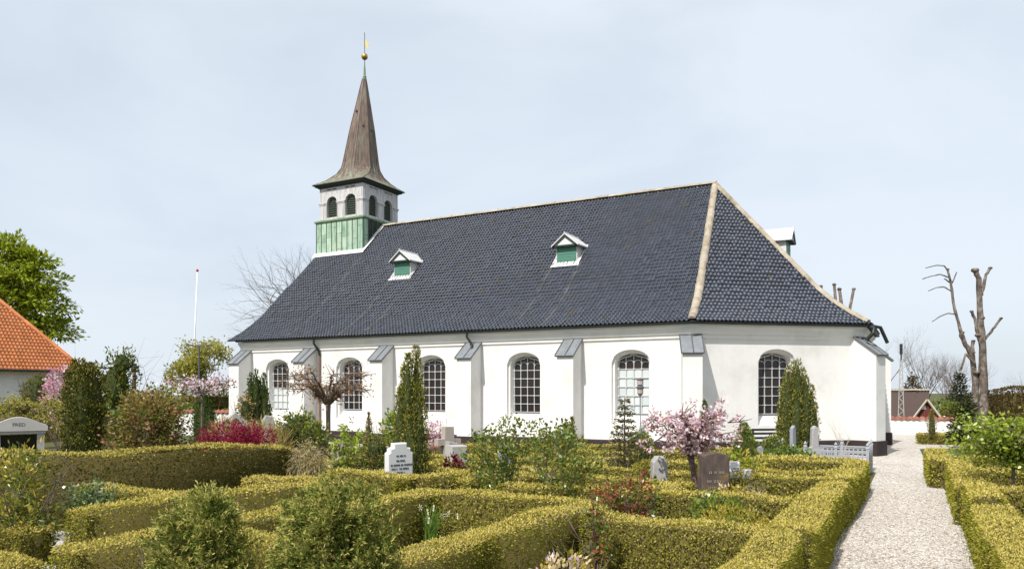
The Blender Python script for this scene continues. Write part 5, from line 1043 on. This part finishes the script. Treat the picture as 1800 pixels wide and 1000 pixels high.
o = thing('stone_cross', 'stout grey stone cross with short arms before the church', 'gravestone', (-10.72, 16.37, 0), GS); b = MB(); b.box((-10.72, 16.37, .45), (.30, .24, .90), R(60)); b.box((-10.72, 16.37, 1.06), (.26, .24, .32), R(60), taper=.95); b.build('shaft', 'sandstone', o); b = MB(); b.box((-10.72, 16.37, .83), (.66, .22, .16), R(60)); b.build('arm', 'sandstone', o)
stone('gravestone', 'pale square stone block left of the many-stemmed shrub', -9.18, 14.37, [(-.20, 0), (.20, 0), (.20, .92), (-.20, .92)], .34, 'pale_stone', R(60))
stone('gravestone', 'low pale slab behind the square stone block', -9.8, 15.1, [(-.16, 0), (.16, 0), (.14, .90), (-.1, .96)], .2, 'granite', R(60))
stone('gravestone', 'blue-grey slate gravestone half hidden by the many-stemmed shrub', -8.21, 14.89, [(-.16, 0), (.16, 0), (.16, .90), (0, .99), (-.16, .90)], .14, 'slate', R(60))
stone('gravestone', 'pointed obelisk-like gravestone below the lantern', -6.31, 18.85, [(-.12, 0), (.12, 0), (.11, 1.10), (0, 1.40), (-.11, 1.10)], .16, 'granite', R(50))
stone('gravestone', 'tall narrow grey stone slab standing in front of the olive Irish yew', -3.05, 21.8, [(-.10, 0), (.10, 0), (.09, 1.12), (.04, 1.20), (-.09, 1.12)], .10, 'slate', R(70))
stone('gravestone', 'stepped grey pillar stone right of the olive Irish yew', -2.57, 22.48, [(-.20, 0), (.20, 0), (.20, .55), (.10, .60), (.08, 1.12), (-.02, 1.18), (-.10, 1.1), (-.12, .6), (-.2, .55)], .14, 'granite', R(40))
stone('gravestone', 'small plain grey stone right of the green cone conifer', -3.62, 20.15, [(-.09, 0), (.09, 0), (.08, .66), (.03, .72), (-.06, .70)], .10, 'slate', R(40))
stone('gravestone', 'rough natural boulder gravestone near the dark Irish yew', -15.17, 14.54, [(-.17, 0), (.17, 0), (.16, .9), (.13, 1.0), (.17, 1.1), (.15, 1.36), (.08, 1.48), (-.08, 1.5), (-.16, 1.36), (-.14, .9)], .20, 'granite', R(50))
stone('gravestone', 'pale stone behind the lime-green rhododendron', -11.6, 15.3, [(-.14, 0), (.14, 0), (.14, 1.10), (-.14, 1.12)], .12, 'pale_stone', R(50))
stone('gravestone', 'second pale stone just left of the lime-green rhododendron', -12.35, 14.2, [(-.13, 0), (.13, 0), (.12, .9), (-.1, .98)], .12, 'sandstone', R(50))
b = MB(); b.prism([(-.30, -.18), (.25, -.20), (.32, .05), (.15, .22), (-.22, .20), (-.33, .02)], (-10.95, 6.05, .02), (1, 0, 0), (.0, .96, .28), (0, -.28, .96), .09); tag(b.build('flat_gravestone', 'slate', None, (-10.95, 6.05, 0)), 'flat grey stone lying on the white gravel at the left', 'gravestone', GS)
# gabled stone with a dark relief
o = thing('gabled_gravestone', 'small temple-shaped gravestone with a triangular gable behind the maroon maple', 'gravestone', (-15.15, 13.41, 0), GS); rz = R(55); u = np.array((math.cos(rz), math.sin(rz), 0)); n = np.array((math.sin(rz), -math.cos(rz), 0)); c = np.array((-15.15, 13.41, 0))
b = MB(); b.prism([(-.24, 0), (.24, 0), (.24, 1.26), (-.24, 1.26)], c - n * .1, u, (0, 0, 1), n, .2); b.build('shaft', 'sandstone', o); b = MB(); b.prism([(-.34, 1.26), (.34, 1.26), (.34, 1.32), (0, 1.60), (-.34, 1.32)], c - n * .15, u, (0, 0, 1), n, .30); b.build('gable', 'granite', o); b = MB(); b.prism([(-.12, 1.34), (.12, 1.34), (.08, 1.41), (0, 1.47), (-.08, 1.41)], c + n * .15, u, (0, 0, 1), n, .015); b.build('relief', 'letter', o)
# stone shrine reading FRED
o = thing('stone_monument', 'pale stone shrine with a curved pediment reading FRED and a black panel', 'monument', (-16.79, 9.12, 0)); rz = R(62); u = np.array((math.cos(rz), math.sin(rz), 0)); n = np.array((math.sin(rz), -math.cos(rz), 0)); c = np.array((-16.79, 9.12, 0)); Z = np.array((0, 0, 1))
b = MB(); q = [(-.52, 1.30), (.52, 1.30), (.52, 1.40)] + [(x, 1.42 + .17 * math.cos(x / .50 * 1.57) ** 1.4) for x in np.linspace(.48, -.48, 15)] + [(-.52, 1.40)]; b.prism(q, c - n * .20, u, Z, n, .40); b.build('pediment', 'pale_stone', o)
b = MB(); b.prism([(-.48, 1.24), (.48, 1.24), (.48, 1.30), (-.48, 1.30)], c - n * .16, u, Z, n, .32); b.build('lintel', 'pale_stone', o)
for s in (-.39, .39): b = MB(); b.prism([(s - .08, 0), (s + .08, 0), (s + .065, 1.24), (s - .065, 1.24)], c - n * .14, u, Z, n, .28); b.build('pillar', 'granite', o)
b = MB(); b.prism([(-.33, .12), (.33, .12), (.33, 1.22), (-.33, 1.22)], c - n * .10, u, Z, n, .12); b.build('panel', 'black_stone', o)
b = MB(); b.prism([(-.5, 0), (.5, 0), (.5, .12), (-.5, .12)], c - n * .2, u, Z, n, .4); b.build('base', 'granite', o)
text_mesh('FRED', .10, c + n * .202 + Z * 1.405, u, Z, n, .002, 'iron', o)
# garden lantern on a pole
o = thing('garden_lantern', 'amber two-tiered lantern on a thin grey pole before the pale window', 'lantern', (-6.2, 18.3, 0)); b = MB(); b.tube([(-6.2, 18.3, 0), (-6.2, 18.3, 2.02)], .018, 6); b.build('pole', 'slate', o)
b = MB(); b.lathe((-6.2, 18.3, 0), [(.02, 2.0), (.08, 2.08), (.08, 2.2)], 10); b.lathe((-6.2, 18.3, 0), [(.06, 2.28), (.085, 2.3), (.08, 2.42)], 10); b.build('glass', 'sandstone', o); b = MB(); b.lathe((-6.2, 18.3, 0), [(.1, 2.2), (.1, 2.24), (.06, 2.28)], 10); b.lathe((-6.2, 18.3, 0), [(.1, 2.42), (.09, 2.45), (.02, 2.47)], 10); b.box((-6.2, 18.3, 2.43), (.42, .012, .012)); b.build('frame', 'iron', o)
# bench by the east wall
o = thing('bench', 'dark wooden bench against the church wall under the east window', 'bench', (-4.1, 24.9, 0)); rz = R(40); u = np.array((math.cos(rz), math.sin(rz), 0)); n = np.array((math.sin(rz), -math.cos(rz), 0)); c = np.array((-4.1, 24.9, 0))
for k in range(3): b = MB(); b.box(c + n * (.10 + .13 * k) + Z * .45, (1.4, .11, .03), rz); b.build('seat_slat', 'dark_frame', o)
for z in (.66, .80, .92): b = MB(); b.box(c - n * .02 + Z * z, (1.4, .03, .07), rz); b.build('back_slat', 'dark_frame', o)
for s in (-.66, .66): b = MB(); b.box(c + u * s + Z * .48, (.05, .05, .96), rz); b.box(c + u * s + n * .4 + Z * .22, (.05, .05, .44), rz); b.box(c + u * s + n * .2 + Z * .42, (.05, .45, .05), rz); b.build('leg', 'dark_frame', o)
# pale iron grave fence
o = thing('iron_fence', 'pale grey iron fence round a grave beside the church', 'fence', (-2.1, 21.6, 0)); FX0, FX1, FY0, FY1 = -3.35, -1.15, 20.9, 22.6
for (xa, ya), (xb, yb) in (((FX0, FY0), (FX1, FY0)), ((FX1, FY0), (FX1, FY1)), ((FX1, FY1), (FX0, FY1)), ((FX0, FY1), (FX0, FY0))):
    Lg = math.hypot(xb - xa, yb - ya); ang = math.atan2(yb - ya, xb - xa); b = MB()
    for z, t in ((.62, .04), (.57, .025), (.48, .035), (.10, .04)): b.box(((xa + xb) / 2, (ya + yb) / 2, z), (Lg, .03, t), ang)
    b.build('rail', 'fence', o); k = int(Lg / .11)
    for i in range(1, k): f = i / k; q = MB(); q.box((xa + (xb - xa) * f, ya + (yb - ya) * f, .33), (.036, .020, .50), ang); q.build('picket', 'fence', o)
    m = 3
    for i in range(m + 1):
        f = i / m; x, y = xa + (xb - xa) * f, ya + (yb - ya) * f
        if i == 0 or (0 < i < m): q = MB(); q.box((x, y, .34), (.07, .07, .68), ang); q.lathe((x, y, .68), [(.05, 0), (.05, .03), (.025, .06), (.045, .10), (.0, .17)], 8); q.build('post', 'fence' if i else 'fence', o)
# ------------------------------------------------------------------ walls, poles, buildings
def ywall(name, label, a, b_, h, zb=0.0, coping=True, step=.26, th=.35, nmax=60):
    o = thing(name, label, 'wall', (a[0], a[1], zb)); Lg = math.hypot(b_[0] - a[0], b_[1] - a[1]); ang = math.atan2(b_[1] - a[1], b_[0] - a[0]); q = MB(); q.box(((a[0] + b_[0]) / 2, (a[1] + b_[1]) / 2, zb + h / 2), (Lg, th, h), ang); q.build('masonry', 'plaster', o); n = int(Lg / step); u = np.array((math.cos(ang), math.sin(ang), 0)); nn = np.array((-u[1], u[0], 0))
    for i in range(n):
        c = np.array((a[0], a[1], zb + h)) + u * (i + .5) * Lg / n; V = []; F = []
        for e in (-1, 1):
            for s, hh in ((-.5, .0), (-.3, .05), (0, .075), (.3, .05), (.5, 0)):
                V.append(c + u * s * step * 1.03 + nn * e * (th / 2 + .07) + Z * (hh - .02))
        for s, hh in ((-.5, .0), (-.3, .05), (0, .075), (.3, .05), (.5, 0)): V.append(c + u * s * step * 1.03 + Z * (hh + .12 + rng.normal() * .004))
        for k in range(4): F += [(k, k + 1, 11 + k, 10 + k), (6 + k, 5 + k, 10 + k, 11 + k)]
        F += [(0, 10, 5), (4, 9, 14)]; mk('coping_tile', V, F, 'red_tile', o)
ywall('churchyard_wall', 'low white wall with red coping tiles at the end of the path', (-3.4, 41.4), (5.2, 41.9), .72)
ywall('churchyard_wall', 'low white wall with red coping at the west end of the church', (-32.5, 24.5), (-27.6, 24.9), 1.08)
o = thing('gate_post', 'dark gate at the end of the low west wall', 'gate', (-33.0, 24.4, 0)); b = MB(); b.box((-33.1, 24.4, .55), (.9, .08, 1.1), R(5)); b.build('gate_leaf', 'dark_frame', o); b = MB(); b.box((-32.6, 24.45, .6), (.1, .12, 1.25)); b.build('post', 'red_tile', o)
o = thing('flagpole', 'tall white flagpole with a red knob left of the church', 'flagpole', (-42.4, 33.9, 0)); b = MB(); b.tube([(-42.4, 33.9, 0), (-42.05, 34.1, 10.0)], [.065, .035], 10); b.build('pole', 'white_paint', o, smooth=True); b = MB(); b.lathe((-42.05, 34.1, 10.0), [(.02, 0), (.08, .04), (.09, .10), (.06, .16), (.01, .19)], 10); b.build('knob', 'red_paint', o, smooth=True)
o = thing('street_lamp', 'double-armed street lamp in front of the yellow-green tree', 'street lamp', (-33.57, 27.34, 0)); b = MB(); b.tube([(-33.57, 27.34, 0), (-33.57, 27.34, 4.55)], [.06, .04], 8); b.build('pole', 'iron', o)
for s in (-1, 1): b = MB(); e = np.array((.88, .475, 0)) * s; b.tube([(-33.57, 27.34, 4.5), tuple(np.array((-33.57, 27.34, 4.55)) + e * .55)], .025, 6); b.box(np.array((-33.57, 27.34, 4.54)) + e * .5, (.34, .14, .07), R(28.35)); b.build('lamp_head', 'iron', o)
o = thing('street_lamp', 'small dark lamp post with a lantern head above the twiggy shrub', 'street lamp', (-41.17, 28.92, 0)); b = MB(); b.tube([(-41.17, 28.92, 0), (-41.17, 28.92, 3.3)], [.12, .10], 8); b.build('pole', 'pipe_brown', o); b = MB(); b.lathe((-41.17, 28.92, 3.3), [(.10, 0), (.16, .05), (.19, .28), (.22, .30), (.10, .42), (.02, .5)], 8); b.build('lamp_head', 'iron', o)
# lattice mast
o = thing('lattice_mast', 'pale lattice mast with a lamp on top beyond the white wall', 'mast', (-.97, 50.6, -1.6)); b = MB(); zb = -1.6; x, y = -.97, 50.6
for sx in (-1, 1):
    for sy in (-1, 1): b.tube([(x + sx * .22, y + sy * .22, zb), (x + sx * .05, y + sy * .05, 4.0)], .024, 5)
for i in range(22):
    t0, t1 = i / 22, (i + 1) / 22; w0, w1 = .22 - .17 * t0, .22 - .17 * t1; z0, z1 = zb + 5.6 * t0, zb + 5.6 * t1
    for sy in (-1, 1): sg = 1 if i % 2 else -1; b.tube([(x - sg * w0, y + sy * w0, z0), (x + sg * w1, y + sy * w1, z1)], .018, 4); b.tube([(x + sy * w0, y - sg * w0, z0), (x + sy * w1, y + sg * w1, z1)], .018, 4)
b.build('lattice', 'pale_stone', o); b = MB(); b.tube([(x, y, 3.9), (x, y, 4.3)], .04, 6); b.box((x, y, 4.62), (.16, .2, .62)); b.build('lamp_head', 'dark_frame', o)
# roof with pantiles for the neighbouring houses
def tiled_slope(parent, P0, u, up, rows, cols, pw, ex, inside, mat):
    O = []
    for r in range(rows):
        for k in range(cols):
            s, t = k * pw, r * ex
            if inside(s + pw / 2, t + ex / 2): O.append(P0 + u * s + up * t)
    O = np.array(O); n = np.cross(u, up); sc = pw / PITCH; TVs = TV * np.array((sc, ex / EXPO, sc)); V = O[:, None] + u * TVs[None, :, 0:1] + up * TVs[None, :, 1:2] + n * TVs[None, :, 2:3]
    F = (TF[None] + (np.arange(len(O)) * len(TV))[:, None, None]).reshape(-1, 4); q = mk('roof_tiles', V.reshape(-1, 3), F, mat, parent); q['kind'] = 'stuff'; return q
def house():
    cr = np.array((-40.3, 25.4, 0)); e = np.array((-.05, -.9987, 0)); bk = np.array((-.9987, .05, 0)); Lf = 16.0; dp = 4.6; ez = 3.18; rise = 5.35; hip = 4.0
    o = thing('house', 'white house with orange tiled roof at the left edge', 'house', tuple(cr))
    b = MB(); i = .45; c0 = cr + e * i + bk * i; q = [c0, c0 + e * (Lf - 2 * i), c0 + e * (Lf - 2 * i) + bk * (2 * dp - 2 * i), c0 + bk * (2 * dp - 2 * i)]
    V = [tuple(p) for p in q] + [tuple(p + Z * 3.3) for p in q]; b.add(V, [(0, 1, 5, 4), (1, 2, 6, 5), (2, 3, 7, 6), (3, 0, 4, 7), (4, 5, 6, 7)]); b.build('wall', 'plaster', o)
    Ez = Z * ez; A, B_, C_, D_ = cr + Ez, cr + e * Lf + Ez, cr + e * Lf + bk * 2 * dp + Ez, cr + bk * 2 * dp + Ez; Ra = cr + e * hip + bk * dp + Z * (ez + rise); Rb = cr + e * (Lf - hip) + bk * dp + Z * (ez + rise)
    b = MB(); b.add([A, B_, Rb, Ra, C_, D_], [(0, 1, 2, 3), (4, 5, 3, 2), (5, 0, 3), (1, 4, 2)]); roof2 = b.build('roof', 'orange_tile', o)
    up = nz(bk * dp + Z * rise); sl = math.hypot(dp, rise); u = -e; P0 = B_ + np.cross(-e, up) * .01
    ins = lambda s, t: (t < sl) and (s > hip * t / sl + .0) and (s < Lf - hip * t / sl)
    tiled_slope(roof2, P0, u, up, int(sl / .24), int(Lf / .185), .185, .24, ins, 'orange_tile')
    uu = nz(D_ - A) ; up2 = nz((cr + bk * dp + e * hip + Z * (ez + rise)) - (cr + bk * dp + Ez)); s2 = math.hypot(hip, rise)
    tiled_slope(roof2, A, uu, up2, int(s2 / .24), int(2 * dp / .185), .185, .24, lambda s, t: dp * t / s2 < s < 2 * dp - dp * t / s2, 'orange_tile')
    n = 26; d = Ra - A
    for k in range(n): b = MB(); p, q_ = A + d * k / n, A + d * (k + 1.06) / n; b.tube([tuple(p + Z * .05), tuple(q_ + Z * .05)], [.10, .12], 8); b.build('hip_tile', 'orange_tile', roof2)
    b = MB(); b.tube([tuple(A - bk * .06), tuple(B_ - bk * .06)], .06, 6); b.build('gutter', 'pipe', o)
    fw = lambda s, z, d=0.0: cr + e * s + bk * (i - d) + Z * z
    ang = math.atan2(e[1], e[0])
    w_ = part_empty('window', fw(9.7, 2.2), o)
    b = MB(); s0, s1 = 8.75, 11.2
    for z in (1.92, 2.52): b.box(fw((s0 + s1) / 2, z, .02), (s1 - s0, .08, .09), ang)
    for s in (s0, (s0 + s1) / 2 - .2, (s0 + s1) / 2 + .4, s1): b.box(fw(s, 2.22, .02), (.10, .08, .68), ang)
    b.build('frame', 'dark_frame', w_); b = MB(); b.box(fw((s0 + s1) / 2, 2.22, .0), (s1 - s0, .03, .55), ang); b.build('pane', 'glass_pale', w_)
    sk = A + e * 10.3 + up * 2.6; q = part_empty('skylight', sk, o); nn = np.cross(-e, up); b = MB(); b.add([sk + e * a + up * t + nn * h for h in (.06, .16) for a, t in ((0, 0), (1.0, 0), (1.0, 1.0), (0, 1.0))], [(3, 2, 1, 0), (4, 5, 6, 7), (0, 1, 5, 4), (1, 2, 6, 5), (2, 3, 7, 6), (3, 0, 4, 7)]); b.build('frame', 'dark_frame', q)
    b = MB(); b.add([sk + e * a + up * t + nn * .17 for a, t in ((.1, .1), (.9, .1), (.9, .9), (.1, .9))], [(0, 1, 2, 3)]); b.build('pane', 'glass', q)
house()
def barn():
    K = 70 / 1328.0; ex = np.array((.88, .475, 0)); fw = nz(np.array((-.475, .88, 0)) + .544 * ex); ex = np.array((fw[1], -fw[0], 0)) * .86; c = np.array((.25, 79.68, 0)); P = lambda px, py, dp=0.0: c + ex * ((px - 1622) * K) + fw * dp + Z * (CAM_H - (py - 687.2) * K)
    o = thing('barn', 'thatched barn with a dark red boarded gable beyond the white wall', 'barn', (.25, 79.68, -2.6))
    b = MB(); x0, x1 = 1538, 1634
    V = [P(x0, 742, 0), P(x1, 742, 0), P(x1, 687, 2.6), P(x0, 687, 2.6), P(x1, 742, 5.2), P(x0, 742, 5.2)]; b.add(V, [(0, 1, 2, 3), (4, 5, 3, 2), (1, 4, 2), (5, 0, 3)]); b.build('thatched_roof', 'olive_thatch', o)
    b = MB(); V = [P(x0 + 3, 740, .3), P(x1 - 3, 740, .3), P(x1 - 3, 740, 4.9), P(x0 + 3, 740, 4.9)]; V += [v * np.array((1, 1, 0)) + Z * -2.6 for v in V]; b.add(V, [(0, 1, 5, 4), (1, 2, 6, 5), (2, 3, 7, 6), (3, 0, 4, 7)]); b.build('wall', 'plaster', o)
    for i in range(16): q = MB(); p = P(x0 + (i + .5) * 6, 685, 2.6); q.box(p, (.26, .5, .16), R(28.35)); q.build('ridge_block', 'twig_pale', o)
    g = part_empty('gable_wing', P(1630, 735, -1.4), o)
    n = 14
    for i in range(n):                       # upright boards of the gable
        a, d = 1607 + 46 * i / n, 1607 + 46 * (i + 1) / n - .6; top = lambda x: 735 - 30 * (1 - abs(x - 1630) / 23.5)
        q = MB(); q.prism([(0, 0), ((d - a) * K, 0), ((d - a) * K, (735 - top(d)) * K), ((d - a) * K * .5, (735 - top((a + d) / 2)) * K), (0, (735 - top(a)) * K)], P(a, 735, -1.6), ex, Z, fw, .08); q.build('board', 'barn_red', g)
    b = MB(); b.add([P(1603, 737, -1.9), P(1630, 702, -1.9), P(1657, 737, -1.9), P(1603, 737, 2.2), P(1630, 702, 2.2), P(1657, 737, 2.2)], [(0, 3, 4, 1), (1, 4, 5, 2)]); b.build('wing_roof', 'olive_thatch', g)
    for s in (-1, 1): q = MB(); q.tube([tuple(P(1630, 702.5, -1.95)), tuple(P(1630 + s * 27, 737.5, -1.95))], .09, 4); q.build('verge_board', 'twig_pale', g)
    b = MB(); b.add([P(1606, 735, -1.5), P(1654, 735, -1.5), P(1654, 735, -1.5) * np.array((1, 1, 0)) + Z * -2.6, P(1606, 735, -1.5) * np.array((1, 1, 0)) + Z * -2.6], [(3, 2, 1, 0)]); b.build('wing_wall', 'plaster', g)
    b = MB(); b.box(P(1624, 716, -1.66), (.42, .06, .32), R(28.35)); b.build('gable_window', 'white_paint', g); b = MB(); b.box(P(1600, 738, -.1), (.5, .1, .5), R(28.35)); b.build('door', 'dark_frame', o)
M['olive_thatch'] = surf('brown_thatch', [(0.055, 0.038, 0.033), (0.10, 0.073, 0.063)], 3, 0.95, 0.5, 0.05, scl=(6, 6, 1)); M['barn_red'] = surf('dark_red_boards', [(0.12, 0.03, 0.025), (0.19, 0.055, 0.045)], 4, 0.85, 0.2, objrand=.2)
barn()
# weeds, grass blades and dead leaves along the path edges
n = 900; side_ = rng.random(n) < .5; yy = rng.uniform(6, 19, n); xx = np.where(side_, -1.0 + np.abs(rng.normal(size=n)) * .05, .60 - np.abs(rng.normal(size=n)) * .05); P = np.stack([xx, yy, np.full(n, .012)], 1)
V1 = leaves(P, np.tile((0, 0, 1.0), (n, 1)), .05, .010, .7); n2 = 700; P2 = np.stack([rng.uniform(-1.0, .6, n2), rng.uniform(6, 21, n2), np.full(n2, .016)], 1); V2 = leaves(P2, rand_unit(n2) * np.array((1, 1, .12)), .035, .02, .1, 0.0, np.tile((0, 0, 1.0), (n2, 1)), .25)
V, F, mi = join([(V1, 0), (V2, 1)]); tag(mk('path_litter', V, F, ['green', 'olive_leaf'], mi=mi), 'scattered weeds and dead leaves on the gravel path', 'litter', kind='stuff')
# loose stones lying proud of the gravel
n = 9000; sz = rng.uniform(.006, .015, n) * (1 + .6 * (rng.random(n) < .06)); P = np.stack([rng.uniform(-1.02, .62, n), 8 + 10 * rng.random(n) ** 1.6, .012 + sz * .35], 1)
O8 = np.array([(1, 0, 0), (0, 1, 0), (-1, 0, 0), (0, -1, 0), (0, 0, .7), (0, 0, -.7)]); F8 = np.array([(0, 1, 4), (1, 2, 4), (2, 3, 4), (3, 0, 4)]); a = rng.uniform(0, 6.283, n); st = rng.uniform(.6, 1.3, (n, 1, 3)); Q = O8[None] * st * sz[:, None, None]
Q = np.stack([Q[..., 0] * np.cos(a)[:, None] - Q[..., 1] * np.sin(a)[:, None], Q[..., 0] * np.sin(a)[:, None] + Q[..., 1] * np.cos(a)[:, None], Q[..., 2]], -1) + P[:, None]
M['pebble'] = surf('loose_pebbles', [(0.40, 0.34, 0.29), (0.62, 0.55, 0.49)], 3, 0.9, 0.0, objrand=.45)
tag(mk('loose_gravel', Q.reshape(-1, 3), (F8[None] + (np.arange(n) * 6)[:, None, None]).reshape(-1, 3), 'pebble'), 'loose pebbles lying on the gravel path', 'gravel', kind='stuff')
